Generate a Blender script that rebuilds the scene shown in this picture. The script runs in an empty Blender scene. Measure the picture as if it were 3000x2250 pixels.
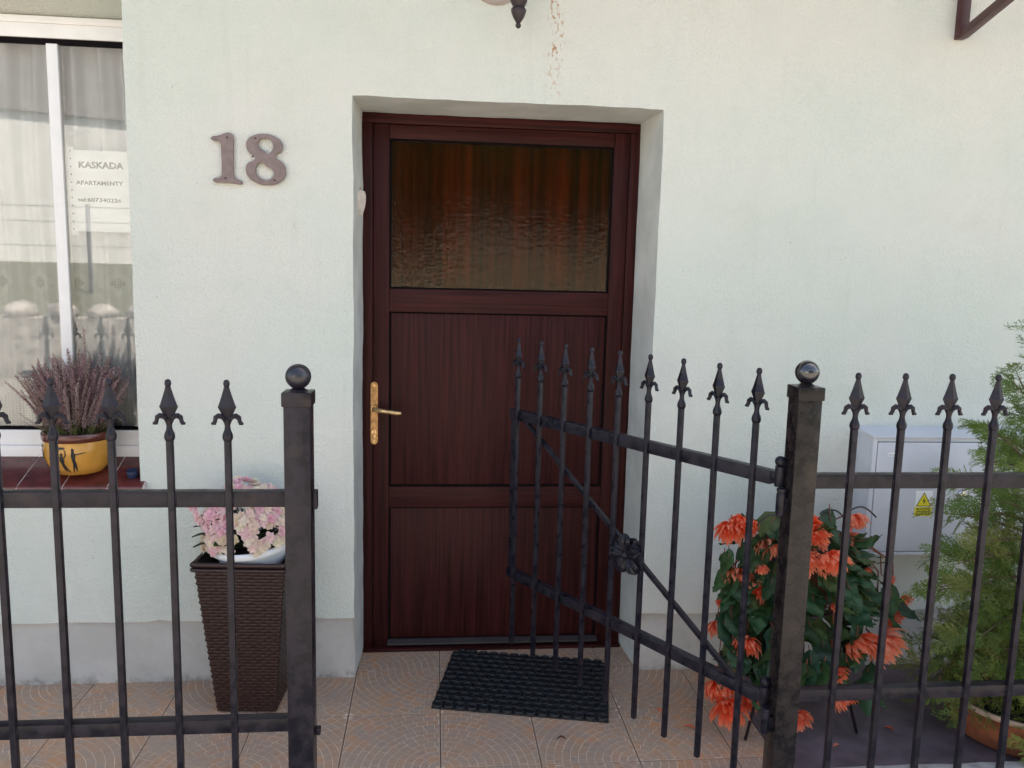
import bpy, bmesh, math, random
from mathutils import Vector, Matrix, Euler, noise

random.seed(18)
R = math.radians
PI = math.pi
scn = bpy.context.scene
col = scn.collection

# ------------------------------------------------------------------ camera
cam_d = bpy.data.cameras.new('camera')
cam_d.sensor_fit = 'HORIZONTAL'; cam_d.sensor_width = 36.0
cam_d.lens = 2358.57 / 3000 * 36
cam_d.clip_start = 0.05; cam_d.clip_end = 500
cam = bpy.data.objects.new('camera', cam_d); col.objects.link(cam)
def cam_matrix(pit, yaw, roll, loc):
    cy, sy, cp, sp, cr, sr = math.cos(yaw), math.sin(yaw), math.cos(pit), math.sin(pit), math.cos(roll), math.sin(roll)
    f = Vector((sy*cp, cy*cp, -sp)); r = Vector((cy, -sy, 0)); dn = f.cross(r)
    r2 = r*cr + dn*sr; d2 = dn*cr - r*sr
    m = Matrix((r2, -d2, -f)).transposed().to_4x4(); m.translation = loc
    return m
cam.matrix_world = cam_matrix(0.136251, 0.0982817, -0.024078, Vector((0, -2.845, 1.5)))
scn.camera = cam

# ------------------------------------------------------------------ world, sun, exposure
SUN_EL, SUN_AZ = R(56), R(50)          # the sun stands behind the house: its street side is in shade
w = bpy.data.worlds.new('World'); scn.world = w; w.use_nodes = True
wn = w.node_tree; wn.nodes.clear()
sky = wn.nodes.new('ShaderNodeTexSky'); sky.sky_type = 'NISHITA'; sky.sun_disc = False
sky.sun_elevation = SUN_EL; sky.sun_rotation = SUN_AZ
sky.air_density = 1.0; sky.dust_density = 2.5; sky.ozone_density = 0.6
bg = wn.nodes.new('ShaderNodeBackground'); bg.inputs[1].default_value = 0.15
wo = wn.nodes.new('ShaderNodeOutputWorld')
wn.links.new(sky.outputs[0], bg.inputs[0]); wn.links.new(bg.outputs[0], wo.inputs[0])
sd = bpy.data.lights.new('sun', 'SUN'); sd.energy = 4.6; sd.angle = R(0.53); sd.color = (1.0, 0.94, 0.85)
sun = bpy.data.objects.new('sun', sd); col.objects.link(sun)
sdir = Vector((math.sin(SUN_AZ)*math.cos(SUN_EL), math.cos(SUN_AZ)*math.cos(SUN_EL), math.sin(SUN_EL)))
sun.rotation_euler = sdir.to_track_quat('Z', 'Y').to_euler(); sun.location = sdir*30
vs = scn.view_settings
vs.view_transform = 'Standard'; vs.look = 'None'; vs.gamma = 1; vs.use_curve_mapping = False
vs.exposure = 1.92
vs.use_white_balance = True; vs.white_balance_temperature = 7600; vs.white_balance_tint = 9
scn.render.engine = 'CYCLES'
scn.cycles.max_bounces = 10; scn.cycles.transparent_max_bounces = 16
scn.cycles.diffuse_bounces = 5; scn.cycles.glossy_bounces = 4
scn.cycles.use_denoising = True
scn.cycles.sample_clamp_indirect = 6

# ------------------------------------------------------------------ materials
class NT:
    def __init__(s, name):
        s.m = bpy.data.materials.new(name); s.m.use_nodes = True
        s.t = s.m.node_tree; s.b = s.t.nodes['Principled BSDF']; s.out = s.t.nodes['Material Output']
        s._pos = None
    def n(s, typ, **kw):
        x = s.t.nodes.new('ShaderNode' + typ)
        for k, v in kw.items(): setattr(x, k, v)
        return x
    def l(s, a, b): s.t.links.new(a, b)
    def obj(s):
        if s._pos is None: s._pos = s.n('TexCoord').outputs['Object']
        return s._pos
    def scaled(s, sc):
        mp = s.n('Mapping'); s.l(s.obj(), mp.inputs[0]); mp.inputs['Scale'].default_value = sc
        return mp.outputs[0]
    def noise(s, scale, detail=3, rough=.55, vec=None, lac=2.0):
        x = s.n('TexNoise'); x.inputs['Scale'].default_value = scale; x.inputs['Detail'].default_value = detail
        x.inputs['Roughness'].default_value = rough
        s.l(vec if vec is not None else s.obj(), x.inputs['Vector'])
        return x.outputs[0]
    def ramp(s, fac, p0, p1, a=0.0, b=1.0):
        x = s.n('MapRange'); x.inputs[1].default_value = p0; x.inputs[2].default_value = p1
        x.inputs[3].default_value = a; x.inputs[4].default_value = b; x.interpolation_type = 'SMOOTHSTEP'
        s.l(fac, x.inputs[0]); return x.outputs[0]
    def mix(s, fac, a, b, mode='MIX'):
        x = s.n('Mix'); x.data_type = 'RGBA'; x.blend_type = mode
        for v, i in ((fac, 0), (a, 6), (b, 7)):
            if hasattr(v, 'links'): s.l(v, x.inputs[i])
            else: x.inputs[i].default_value = v if i == 0 else (*v[:3], 1)
        return x.outputs[2]
    def math(s, op, a, b=None, c=None):
        x = s.n('Math', operation=op)
        for i, v in enumerate((a, b, c)):
            if v is None: continue
            if hasattr(v, 'links'): s.l(v, x.inputs[i])
            else: x.inputs[i].default_value = v
        return x.outputs[0]
    def col(s, v):
        if hasattr(v, 'links'): s.l(v, s.b.inputs['Base Color'])
        else: s.b.inputs['Base Color'].default_value = (*v, 1)
    def set(s, **kw):
        for k, v in kw.items():
            i = s.b.inputs[{'rough': 'Roughness', 'metal': 'Metallic', 'spec': 'Specular IOR Level', 'coat': 'Coat Weight', 'coatr': 'Coat Roughness', 'sub': 'Subsurface Weight'}[k]]
            if hasattr(v, 'links'): s.l(v, i)
            else: i.default_value = v
    def bump(s, h, strength=.4, dist=.002):
        x = s.n('Bump'); x.inputs['Strength'].default_value = strength; x.inputs['Distance'].default_value = dist
        s.l(h, x.inputs['Height']); s.l(x.outputs[0], s.b.inputs['Normal']); return x.outputs[0]

def simple(name, c, rough=.5, metal=0, spec=.5, vary=.18, vscale=12, bump=0, bscale=200, coat=0):
    t = NT(name)
    nz = t.noise(vscale, 4)
    lo = tuple(x*(1-vary) for x in c); hi = tuple(min(1, x*(1+vary)) for x in c)
    t.col(t.mix(t.ramp(nz, .3, .7), lo, hi)); t.set(rough=rough, metal=metal, spec=spec, coat=coat)
    if bump: t.bump(t.noise(bscale, 3), bump, .001)
    return t.m

def plaster_mat():
    t = NT('mint_stucco')
    big = t.ramp(t.noise(1.1, 2), .35, .65)
    base = t.mix(big, (.632, .668, .612), (.69, .680, .628))
    # green algae tint low on the wall and soft smudges
    sep = t.n('SeparateXYZ'); t.l(t.obj(), sep.inputs[0])
    sm = t.ramp(t.noise(5, 4), .45, .75)
    base = t.mix(t.math('MULTIPLY', sm, .20), base, (.50, .545, .47))
    streak = t.noise(3.0, 3, vec=t.scaled((6, 1, .55)))
    base = t.mix(t.math('MULTIPLY', t.ramp(streak, .55, .8), .16), base, (.47, .48, .42))
    fine = t.noise(330, 3)
    base = t.mix(t.math('MULTIPLY', t.ramp(fine, .52, .70), .50), base, (.42, .45, .40))
    # rare dark specks
    vor = t.n('TexVoronoi'); vor.inputs['Scale'].default_value = 9; t.l(t.obj(), vor.inputs['Vector'])
    sp = t.ramp(vor.outputs['Distance'], .018, .04, 1, 0)
    base = t.mix(t.math('MULTIPLY', sp, .35), base, (.22, .20, .16))
    # rust runs from a fixing above the door
    wob = t.math('MULTIPLY', t.math('SUBTRACT', t.noise(9, 2), .5), .09)
    dx = t.math('ABSOLUTE', t.math('SUBTRACT', t.math('ADD', sep.outputs[0], wob), .398))
    band = t.ramp(dx, .006, .036, 1, 0)
    zz = t.math('MULTIPLY', t.ramp(sep.outputs[2], 2.09, 2.15), t.ramp(t.noise(5, 1, vec=t.scaled((.2, .2, 1.6))), .38, .50))
    spots = t.ramp(t.noise(95, 4, vec=t.scaled((1, 1, .5))), .52, .64)
    rm = t.math('MULTIPLY', t.math('MULTIPLY', band, zz), spots)
    base = t.mix(t.math('MULTIPLY', rm, .9), base, (.40, .175, .055))
    t.col(base); t.set(rough=.92, spec=.2)
    hsum = t.math('ADD', t.noise(260, 3), t.math('MULTIPLY', t.noise(90, 2), .9))
    t.bump(hsum, .9, .0042)
    return t.m

def wood_mat(name, axis):
    t = NT(name)
    sc = (90, 90, 2.2) if axis == 'z' else (2.2, 90, 90)
    v = t.scaled(sc)
    g = t.noise(1.0, 5, .65, vec=v)
    v2 = t.scaled(tuple(x*3.2 for x in sc))
    g2 = t.noise(1.0, 3, .6, vec=v2)
    c = t.mix(t.ramp(g, .3, .72), (.021, .0048, .0046), (.060, .0125, .0120))
    c = t.mix(t.math('MULTIPLY', t.ramp(g2, .55, .75), .55), c, (.010, .003, .003))
    t.col(c); t.set(rough=t.ramp(g, .3, .7, .36, .50), spec=.13)
    t.bump(t.math('ADD', g2, g), .18, .0008)
    return t.m

def iron_mat(name, a, b, rust=(.10, .055, .035), rough=.42, wear=.5):
    t = NT(name)
    n1 = t.noise(26, 5, .65)
    c = t.mix(t.ramp(n1, .38, .62), a, b)
    n2 = t.noise(9, 4, .6)
    c = t.mix(t.math('MULTIPLY', t.ramp(n2, .56, .7), wear), c, rust)
    n3 = t.noise(320, 2)
    c = t.mix(t.math('MULTIPLY', t.ramp(n3, .70, .78), .3), c, (.11, .10, .10))
    t.col(c); t.set(rough=t.ramp(n1, .35, .65, rough-.08, rough+.14), spec=.26)
    t.bump(t.math('ADD', t.noise(140, 3), t.math('MULTIPLY', n1, 1.5)), .22, .0012)
    return t.m

def tile_mat():
    t = NT('terrace_ceramic')
    at = t.n('Attribute'); at.attribute_name = 'tone'; at.attribute_type = 'GEOMETRY'
    oi = t.n('ObjectInfo')
    geo = t.n('NewGeometry')
    wp = geo.outputs['Position']
    big = t.noise(3.2, 3, .6, vec=wp)
    warm = t.mix(t.ramp(big, .36, .66), (.45, .285, .185), (.60, .28, .130))
    cool = (.40, .30, .23)
    c = t.mix(at.outputs['Fac'], warm, cool)
    c = t.mix(t.math('MULTIPLY', t.ramp(t.noise(6, 3, vec=wp), .4, .7), .4), c, (.38, .265, .215))
    c = t.mix(t.math('MULTIPLY', oi.outputs['Random'], .22), c, (.32, .235, .195))
    c = t.mix(t.math('MULTIPLY', t.ramp(t.noise(55, 4, vec=wp), .52, .75), .35), c, (.20, .14, .12))
    t.col(c); t.set(rough=t.ramp(t.noise(18, 4, vec=wp), .3, .7, .38, .62), spec=.4)
    t.bump(t.noise(220, 3, vec=wp), .15, .0008)
    return t.m

def rand_mat(name, cs, rough=.5, spec=.4, trans=0.0, vscale=30, amt=.25):
    """colour picked per object from a ramp, with a little noise inside it"""
    t = NT(name)
    oi = t.n('ObjectInfo'); cr = t.n('ValToRGB')
    el = cr.color_ramp.elements
    while len(el) < len(cs): el.new(.5)
    for i, c in enumerate(cs):
        el[i].position = i/(len(cs)-1); el[i].color = (*c, 1)
    t.l(oi.outputs['Random'], cr.inputs[0])
    c = t.mix(t.math('MULTIPLY', t.ramp(t.noise(vscale, 3), .35, .7), amt), cr.outputs[0], tuple(x*.45 for x in cs[0]))
    t.col(c); t.set(rough=rough, spec=spec)
    if trans:
        tr = t.n('BsdfTranslucent'); t.l(c, tr.inputs[0])
        mx = t.n('MixShader'); mx.inputs[0].default_value = trans
        t.l(t.b.outputs[0], mx.inputs[1]); t.l(tr.outputs[0], mx.inputs[2]); t.l(mx.outputs[0], t.out.inputs[0])
    return t.m

def glass_mat(name, tint, ior, bump=0, rough=0.0, scale=90):
    t = NT(name); t.t.nodes.remove(t.b)
    tr = t.n('BsdfTransparent'); tr.inputs[0].default_value = (*tint, 1)
    gl = t.n('BsdfGlossy'); gl.inputs['Roughness'].default_value = rough
    fr = t.n('Fresnel'); fr.inputs[0].default_value = ior
    mx = t.n('MixShader')
    if bump:
        bp = t.n('Bump'); bp.inputs['Strength'].default_value = bump; bp.inputs['Distance'].default_value = .002
        vo = t.n('TexVoronoi'); vo.feature = 'SMOOTH_F1'; vo.inputs['Scale'].default_value = scale
        vm = t.n('VectorMath', operation='ADD')
        nz = t.n('TexNoise'); nz.inputs['Scale'].default_value = scale*.8; t.l(t.obj(), nz.inputs['Vector'])
        vs_ = t.n('VectorMath', operation='SCALE'); vs_.inputs['Scale'].default_value = .012
        t.l(nz.outputs['Color'], vs_.inputs[0]); t.l(t.obj(), vm.inputs[0]); t.l(vs_.outputs[0], vm.inputs[1])
        t.l(vm.outputs[0], vo.inputs['Vector'])
        h = t.math('ADD', vo.outputs['Distance'], t.math('MULTIPLY', t.noise(scale*.35, 2), .8))
        t.l(h, bp.inputs['Height'])
        t.l(bp.outputs[0], gl.inputs['Normal']); t.l(bp.outputs[0], fr.inputs['Normal'])
    t.l(fr.outputs[0], mx.inputs[0]); t.l(tr.outputs[0], mx.inputs[1]); t.l(gl.outputs[0], mx.inputs[2])
    t.l(mx.outputs[0], t.out.inputs[0])
    return t.m

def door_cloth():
    t = NT('amber_cloth_painted_folds')
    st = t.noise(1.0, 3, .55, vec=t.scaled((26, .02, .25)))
    c = t.mix(t.ramp(st, .36, .62), (.070, .028, .013), (.215, .080, .038))  # upright dark and amber bands paint the shading of the folds into the cloth
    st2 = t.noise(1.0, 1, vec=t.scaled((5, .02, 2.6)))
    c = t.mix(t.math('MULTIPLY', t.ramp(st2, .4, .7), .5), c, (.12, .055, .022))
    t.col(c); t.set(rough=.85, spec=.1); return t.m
def curtain_mat():
    t = NT('sheer_lace')
    sep = t.n('SeparateXYZ'); t.l(t.obj(), sep.inputs[0]); X, Z = sep.outputs[0], sep.outputs[2]
    def cell(v, s, off=0.0):
        return t.math('ABSOLUTE', t.math('SUBTRACT', t.math('FRACT', t.math('ADD', t.math('DIVIDE', v, s), off)), .5))
    # a row of lozenges at z = 1.43
    dia = t.math('ADD', t.math('MULTIPLY', cell(X, .135), .135), t.math('ABSOLUTE', t.math('SUBTRACT', Z, 1.43)))
    rim = t.math('MULTIPLY', t.ramp(dia, .050, .053, 1, 0), t.ramp(dia, .024, .027, 0, 1))
    hx = t.ramp(cell(X, .009), .20, .28, 1, 0); hz = t.ramp(cell(Z, .009), .20, .28, 1, 0)
    mesh_h = t.math('MULTIPLY', hx, hz)
    core = t.math('MULTIPLY', t.ramp(dia, .022, .024, 1, 0), mesh_h)
    # the open-work hem
    hem = t.math('MULTIPLY', t.ramp(Z, 1.10, 1.14, 1, 0), mesh_h)
    zig = t.math('ABSOLUTE', t.math('SUBTRACT', Z, t.math('ADD', 1.02, t.math('MULTIPLY', cell(X, .09), .10))))
    zigm = t.math('MULTIPLY', t.ramp(zig, .018, .021, 1, 0), t.ramp(Z, .93, .95, 0, 1))
    fac = t.math('ADD', .90, t.math('MULTIPLY', rim, .3))
    fac = t.math('ADD', fac, t.math('MULTIPLY', zigm, .3))
    fac = t.math('SUBTRACT', fac, t.math('MULTIPLY', core, .6))
    fac = t.math('SUBTRACT', fac, t.math('MULTIPLY', hem, .26))
    fac = t.math('MINIMUM', t.math('MAXIMUM', fac, .12), .96)
    df = t.n('BsdfDiffuse'); df.inputs[0].default_value = (.93, .93, .94, 1)
    tl = t.n('BsdfTranslucent'); tl.inputs[0].default_value = (.93, .93, .94, 1)
    tp = t.n('BsdfTransparent')
    a = t.n('MixShader'); a.inputs[0].default_value = .3; t.l(df.outputs[0], a.inputs[1]); t.l(tl.outputs[0], a.inputs[2])
    b = t.n('MixShader'); t.l(fac, b.inputs[0]); t.l(tp.outputs[0], b.inputs[1]); t.l(a.outputs[0], b.inputs[2])
    t.l(b.outputs[0], t.out.inputs[0]); t.t.nodes.remove(t.b)
    return t.m

MT = {}
MT['plaster'] = plaster_mat()
MT['reveal'] = simple('white_reveal_paint', (.56, .58, .555), .85, spec=.2, vary=.10, vscale=7, bump=.25, bscale=160)
def plinth_mat():
    t = NT('grey_plinth_render')
    c = t.mix(t.ramp(t.noise(4, 4), .35, .7), (.445, .425, .40), (.53, .51, .485))
    c = t.mix(t.math('MULTIPLY', t.ramp(t.noise(30, 5), .5, .75), .3), c, (.35, .32, .30))
    sp_ = t.n('SeparateXYZ'); t.l(t.obj(), sp_.inputs[0])
    splash = t.math('MULTIPLY', t.ramp(t.math('ADD', sp_.outputs[2], t.math('MULTIPLY', t.noise(14, 4), .09)), .045, .085, 1, 0), t.ramp(t.noise(40, 4), .35, .65))
    c = t.mix(t.math('MULTIPLY', splash, .6), c, (.16, .135, .115))
    t.col(c); t.set(rough=.85, spec=.2); t.bump(t.math('ADD', t.noise(60, 4), t.noise(240, 2)), .3, .002)
    return t.m
MT['plinth'] = plinth_mat()
MT['wood_v'] = wood_mat('mahogany_grain_upright', 'z')
MT['wood_h'] = wood_mat('mahogany_grain_level', 'x')
MT['seal'] = simple('black_seal', (.006, .004, .005), .85, spec=.1)
MT['door_glass'] = glass_mat('amber_rippled_glass', (.76, .57, .47), 1.50, bump=.20, rough=.08, scale=95)
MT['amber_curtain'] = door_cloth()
MT['pvc'] = simple('white_pvc', (.78, .755, .745), .35, vary=.03)
MT['pane'] = glass_mat('window_glass', (.975, .985, .985), 1.72)
MT['curtain'] = curtain_mat()
MT['paper'] = simple('white_paper', (.86, .86, .86), .6, vary=.02)
MT['ink'] = simple('grey_ink', (.03, .03, .03), .6)
MT['sill_tile'] = simple('oxblood_glaze', (.105, .022, .020), .20, vary=.25, vscale=20, coat=.3)
MT['mortar'] = simple('pale_mortar', (.55, .45, .42), .9, vary=.2, vscale=80)
MT['brass'] = simple('aged_brass', (.42, .24, .11), .36, metal=.85, vary=.30, vscale=60, bump=.1)
MT['brass_bright'] = simple('worn_brass', (.72, .47, .24), .28, metal=.9, vary=.2, vscale=50)
MT['iron'] = iron_mat('weathered_black_iron', (.0065, .0058, .0105), (.023, .0175, .024), (.042, .028, .027), .36)
MT['iron_gate'] = iron_mat('blue_black_iron', (.006, .006, .012), (.020, .017, .025), (.040, .026, .025), .33, .4)
MT['iron_post'] = iron_mat('brown_black_iron', (.008, .0065, .008), (.024, .0175, .0165), (.042, .030, .025), .26, .5)
MT['iron_ball'] = simple('glossy_black_lacquer', (.010, .009, .014), .10, spec=.7, vary=.3, coat=.6)
MT['number'] = simple('taupe_cast_metal', (.195, .140, .135), .55, vary=.14, vscale=40, bump=.15)
MT['screw'] = simple('dark_screw', (.05, .035, .03), .5)
MT['lamp_iron'] = simple('dark_lamp_iron', (.022, .012, .016), .45, bump=.2, bscale=120)
MT['bracket'] = simple('maroon_bracket_paint', (.060, .014, .017), .38, vary=.2)
MT['tile'] = tile_mat()
MT['tile_joint'] = simple('pale_pressed_joint', (.68, .53, .41), .6, vary=.25, vscale=14)
MT['grout'] = simple('floor_grout', (.17, .14, .12), .9, vary=.25, vscale=30)
MT['slate'] = simple('dark_paving', (.125, .092, .105), .6, vary=.3, vscale=9, bump=.25, bscale=80)
MT['concrete'] = simple('pale_concrete', (.42, .41, .41), .9, vary=.25, vscale=25, bump=.5, bscale=90)
MT['rubber'] = simple('black_rubber', (.0080, .0084, .0110), .55, vary=.35, vscale=40, bump=.2, bscale=150)
MT['rattan'] = rand_mat('dark_brown_rattan', [(.026, .0085, .0070), (.036, .012, .0095)], .36, .5, vscale=70, amt=.45)
MT['bowl'] = simple('white_plastic_bowl', (.78, .79, .82), .35, vary=.03)
MT['soil'] = simple('dark_soil', (.018, .012, .009), .95, vary=.5, vscale=60, bump=.8, bscale=90)
MT['cab'] = simple('pale_grey_cabinet', (.60, .61, .655), .42, vary=.05, vscale=5)
MT['yellow'] = simple('yellow_sticker', (.80, .66, .03), .45, vary=.06)
MT['black_print'] = simple('black_print', (.01, .01, .01), .5)
MT['terracotta'] = simple('terracotta', (.33, .098, .042), .75, vary=.25, vscale=22, bump=.3, bscale=120)
MT['pot_rim'] = simple('bleached_terracotta_rim', (.50, .33, .24), .8, vary=.2, vscale=40)
MT['pebble'] = simple('white_pebble', (.62, .64, .66), .8, vary=.2, vscale=60, bump=.4)
MT['ochre'] = simple('ochre_glaze', (.52, .245, .040), .22, vary=.14, vscale=14, coat=.5)
MT['pot_band'] = simple('brown_glaze', (.10, .020, .012), .2, vary=.2, coat=.4)
MT['blue'] = simple('dark_blue_plastic', (.012, .022, .06), .4)
MT['heart'] = simple('cream_ceramic', (.66, .58, .53), .5, vary=.08, vscale=40)
MT['heather'] = rand_mat('heather_bloom', [(.42, .24, .27), (.56, .38, .40), (.52, .42, .37), (.36, .20, .24), (.48, .36, .30)], .8, .2, .2)
MT['heather_green'] = rand_mat('heather_green', [(.06, .085, .022), (.11, .13, .035)], .7, .2, .2)
MT['twig'] = simple('brown_twig', (.14, .085, .055), .8, vary=.3, vscale=60)
MT['kal_pink'] = rand_mat('pink_floret', [(.78, .40, .47), (.80, .50, .54), (.82, .60, .58), (.80, .45, .50)], .6, .3, .25, vscale=90, amt=.1)
MT['kal_cream'] = rand_mat('cream_floret', [(.80, .66, .56), (.78, .68, .50), (.82, .60, .54), (.62, .50, .30)], .6, .3, .25, vscale=90, amt=.1)
MT['kal_leaf'] = rand_mat('fleshy_dark_leaf', [(.016, .040, .014), (.030, .060, .020)], .35, .5)
MT['beg_leaf'] = rand_mat('begonia_leaf', [(.018, .058, .026), (.028, .080, .030), (.042, .092, .026), (.022, .050, .030), (.080, .11, .026)], .48, .35, .14, vscale=26, amt=.4)
MT['beg_petal'] = rand_mat('coral_petal', [(.92, .16, .065), (.93, .24, .12), (.92, .37, .25), (.90, .12, .05), (.93, .29, .165)], .5, .25, .38, vscale=60, amt=.06)
def petal_mat():
    t = NT('coral_petal'); oi = t.n('ObjectInfo'); cr = t.n('ValToRGB'); el = cr.color_ramp.elements
    cs = [(.92, .125, .040), (.93, .19, .085), (.92, .30, .18), (.90, .095, .032), (.93, .24, .125)]
    while len(el) < 5: el.new(.5)
    for i, c in enumerate(cs): el[i].position = i/4; el[i].color = (*c, 1)
    t.l(oi.outputs['Random'], cr.inputs[0])
    ln = t.n('VectorMath', operation='LENGTH'); t.l(t.obj(), ln.inputs[0])
    tip = t.math('MULTIPLY', t.ramp(ln.outputs['Value'], .020, .052), t.ramp(t.noise(90, 2), .3, .7, .25, .75))
    c = t.mix(tip, cr.outputs[0], (.95, .44, .28))
    t.col(c); t.set(rough=.55, spec=.2)
    tr = t.n('BsdfTranslucent'); t.l(c, tr.inputs[0]); mx = t.n('MixShader'); mx.inputs[0].default_value = .38
    t.l(t.b.outputs[0], mx.inputs[1]); t.l(tr.outputs[0], mx.inputs[2]); t.l(mx.outputs[0], t.out.inputs[0])
    return t.m
MT['beg_petal'] = petal_mat()
MT['beg_stem'] = simple('reddish_stem', (.20, .055, .035), .5, vary=.3, vscale=30)
MT['conifer'] = rand_mat('cypress_foliage', [(.10, .18, .036), (.17, .25, .048), (.25, .31, .065), (.13, .215, .056), (.27, .27, .08)], .6, .3, .22, vscale=14, amt=.4)
MT['conifer_dead'] = rand_mat('browned_foliage', [(.16, .085, .035), (.21, .12, .05)], .8, .2, .15)
MT['leaf_dead'] = simple('dry_leaf', (.10, .03, .02), .7)
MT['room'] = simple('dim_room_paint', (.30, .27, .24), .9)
MT['roof'] = simple('grey_brown_roof', (.12, .085, .075), .8, vary=.3, vscale=6)
MT['asphalt'] = simple('pale_street_paving', (.30, .285, .265), .9, vary=.25, vscale=8, bump=.4, bscale=60)
MT['grass'] = simple('verge_grass', (.14, .15, .10), .9, vary=.4, vscale=10, bump=.6, bscale=40)
MT['stone'] = simple('field_stone', (.46, .44, .43), .9, vary=.35, vscale=5, bump=.7, bscale=18)
MT['facade'] = simple('cream_facade', (.83, .86, .91), .9, vary=.08, vscale=2)
MT['dark_glass'] = simple('far_window_glass', (.03, .035, .04), .1)
MT['galv'] = simple('grey_blue_metal', (.16, .18, .23), .5)
MT['bark'] = simple('bark', (.10, .07, .05), .9, vary=.3, vscale=20)
MT['leaf_far'] = rand_mat('broad_leaf', [(.05, .085, .022), (.085, .12, .030)], .6, .3, .2)

# ------------------------------------------------------------------ mesh helpers
class MB:
    def __init__(s): s.v, s.f, s.mi, s.sm, s.tone = [], [], [], [], []
    def add(s, vs, fs, mi=0, sm=False, tone=0.0):
        o = len(s.v); s.v += [tuple(p) for p in vs]
        for f in fs:
            s.f.append(tuple(i+o for i in f)); s.mi.append(mi); s.sm.append(sm); s.tone.append(tone)
    def box(s, x0, x1, y0, y1, z0, z1, mi=0, ch=0.0, M=None):
        bm = bmesh.new()
        bmesh.ops.create_cube(bm, size=1)
        for v in bm.verts:
            v.co = Vector((x0 if v.co.x < 0 else x1, y0 if v.co.y < 0 else y1, z0 if v.co.z < 0 else z1))
        if ch: bmesh.ops.bevel(bm, geom=list(bm.edges), offset=ch, segments=2, profile=.6, affect='EDGES')
        bm.verts.index_update()
        if M is not None: bm.transform(M)
        s.add([v.co.copy() for v in bm.verts], [[v.index for v in f.verts] for f in bm.faces], mi)
        bm.free()
    def tube(s, pts, r, n=8, mi=0, cap=True, flat=None, up=None, phase=0.0):
        pts = [Vector(p) for p in pts]; k = len(pts)
        rs = r if isinstance(r, (list, tuple)) else [r]*k
        prev = None; vs = []
        for i, p in enumerate(pts):
            t = (pts[min(i+1, k-1)] - pts[max(i-1, 0)]).normalized()
            if prev is None:
                a = Vector(up) if up else (Vector((0, 0, 1)) if abs(t.z) < .9 else Vector((1, 0, 0)))
            else: a = prev
            b = t.cross(a); 
            if b.length < 1e-6: b = t.cross(Vector((.3, .9, .1)))
            b.normalize(); a = b.cross(t).normalized(); prev = a
            for j in range(n):
                q = 2*PI*j/n + phase
                vs.append(p + a*math.cos(q)*rs[i] + b*math.sin(q)*rs[i]*(flat or 1))
        fs = [(i*n+j, i*n+(j+1) % n, (i+1)*n+(j+1) % n, (i+1)*n+j) for i in range(k-1) for j in range(n)]
        if cap: fs += [tuple(range(n-1, -1, -1)), tuple((k-1)*n+j for j in range(n))]
        s.add(vs, fs, mi, n > 5)
    def lathe(s, prof, n=24, c=(0, 0, 0), mi=0, sx=1, sy=1, phase=0.0, sm=True, capt=True, capb=True, ax='z'):
        vs = []
        for r, z in prof:
            for j in range(n):
                q = 2*PI*j/n + phase
                x, y = r*math.cos(q)*sx, r*math.sin(q)*sy
                p = (x, y, z) if ax == 'z' else ((x, z, y) if ax == 'y' else (z, x, y))
                vs.append((c[0]+p[0], c[1]+p[1], c[2]+p[2]))
        k = len(prof)
        fs = [(i*n+j, i*n+(j+1) % n, (i+1)*n+(j+1) % n, (i+1)*n+j) for i in range(k-1) for j in range(n)]
        if capb and prof[0][0] > 1e-6: fs.append(tuple(range(n-1, -1, -1)))
        if capt and prof[-1][0] > 1e-6: fs.append(tuple((k-1)*n+j for j in range(n)))
        s.add(vs, fs, mi, sm)
    def ball(s, c, r, n=16, mi=0, sz=1):
        k = max(6, n//2)
        s.lathe([(max(1e-5, r*math.sin(PI*i/k)), -r*sz*math.cos(PI*i/k)) for i in range(k+1)], n, c, mi)
    def grid(s, P, nu, nv, mi=0, sm=True, flip=False):
        """P(u, v) for integer u, v"""
        vs = [P(u, v) for v in range(nv+1) for u in range(nu+1)]
        w = nu+1
        fs = [(v*w+u, v*w+u+1, (v+1)*w+u+1, (v+1)*w+u) for v in range(nv) for u in range(nu)]
        if flip: fs = [f[::-1] for f in fs]
        s.add(vs, fs, mi, sm)
    def prism(s, poly, y0, y1, mi=0, M=None):
        n = len(poly)
        vs = [Vector((p[0], y0, p[1])) for p in poly] + [Vector((p[0], y1, p[1])) for p in poly]
        if M is not None: vs = [M @ v for v in vs]
        fs = [tuple(range(n)), tuple(range(2*n-1, n-1, -1))] + [(i, i+n, (i+1) % n+n, (i+1) % n) for i in range(n)]
        s.add(vs, fs, mi)
    def merge(s, o, M):
        k = len(s.v); s.v += [tuple(M @ Vector(p)) for p in o.v]
        s.f += [tuple(i+k for i in f) for f in o.f]; s.mi += o.mi; s.sm += o.sm; s.tone += o.tone
    def mesh(s, name, mats, angle=None, tone=False):
        me = bpy.data.meshes.new(name); me.from_pydata(s.v, [], s.f); 
        for m in (mats if isinstance(mats, (list, tuple)) else [mats]): me.materials.append(m)
        me.polygons.foreach_set('material_index', s.mi)
        me.polygons.foreach_set('use_smooth', [True]*len(s.f) if angle else s.sm)
        if tone:
            a = me.attributes.new('tone', 'FLOAT', 'FACE'); a.data.foreach_set('value', s.tone)
        me.update()
        if angle: me.set_sharp_from_angle(angle=R(angle))
        return me
    def obj(s, name, mats, parent=None, angle=None, **kw):
        return link(s.mesh(name, mats, angle, tone=kw.pop('tone', False)), name, parent, **kw)

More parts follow.
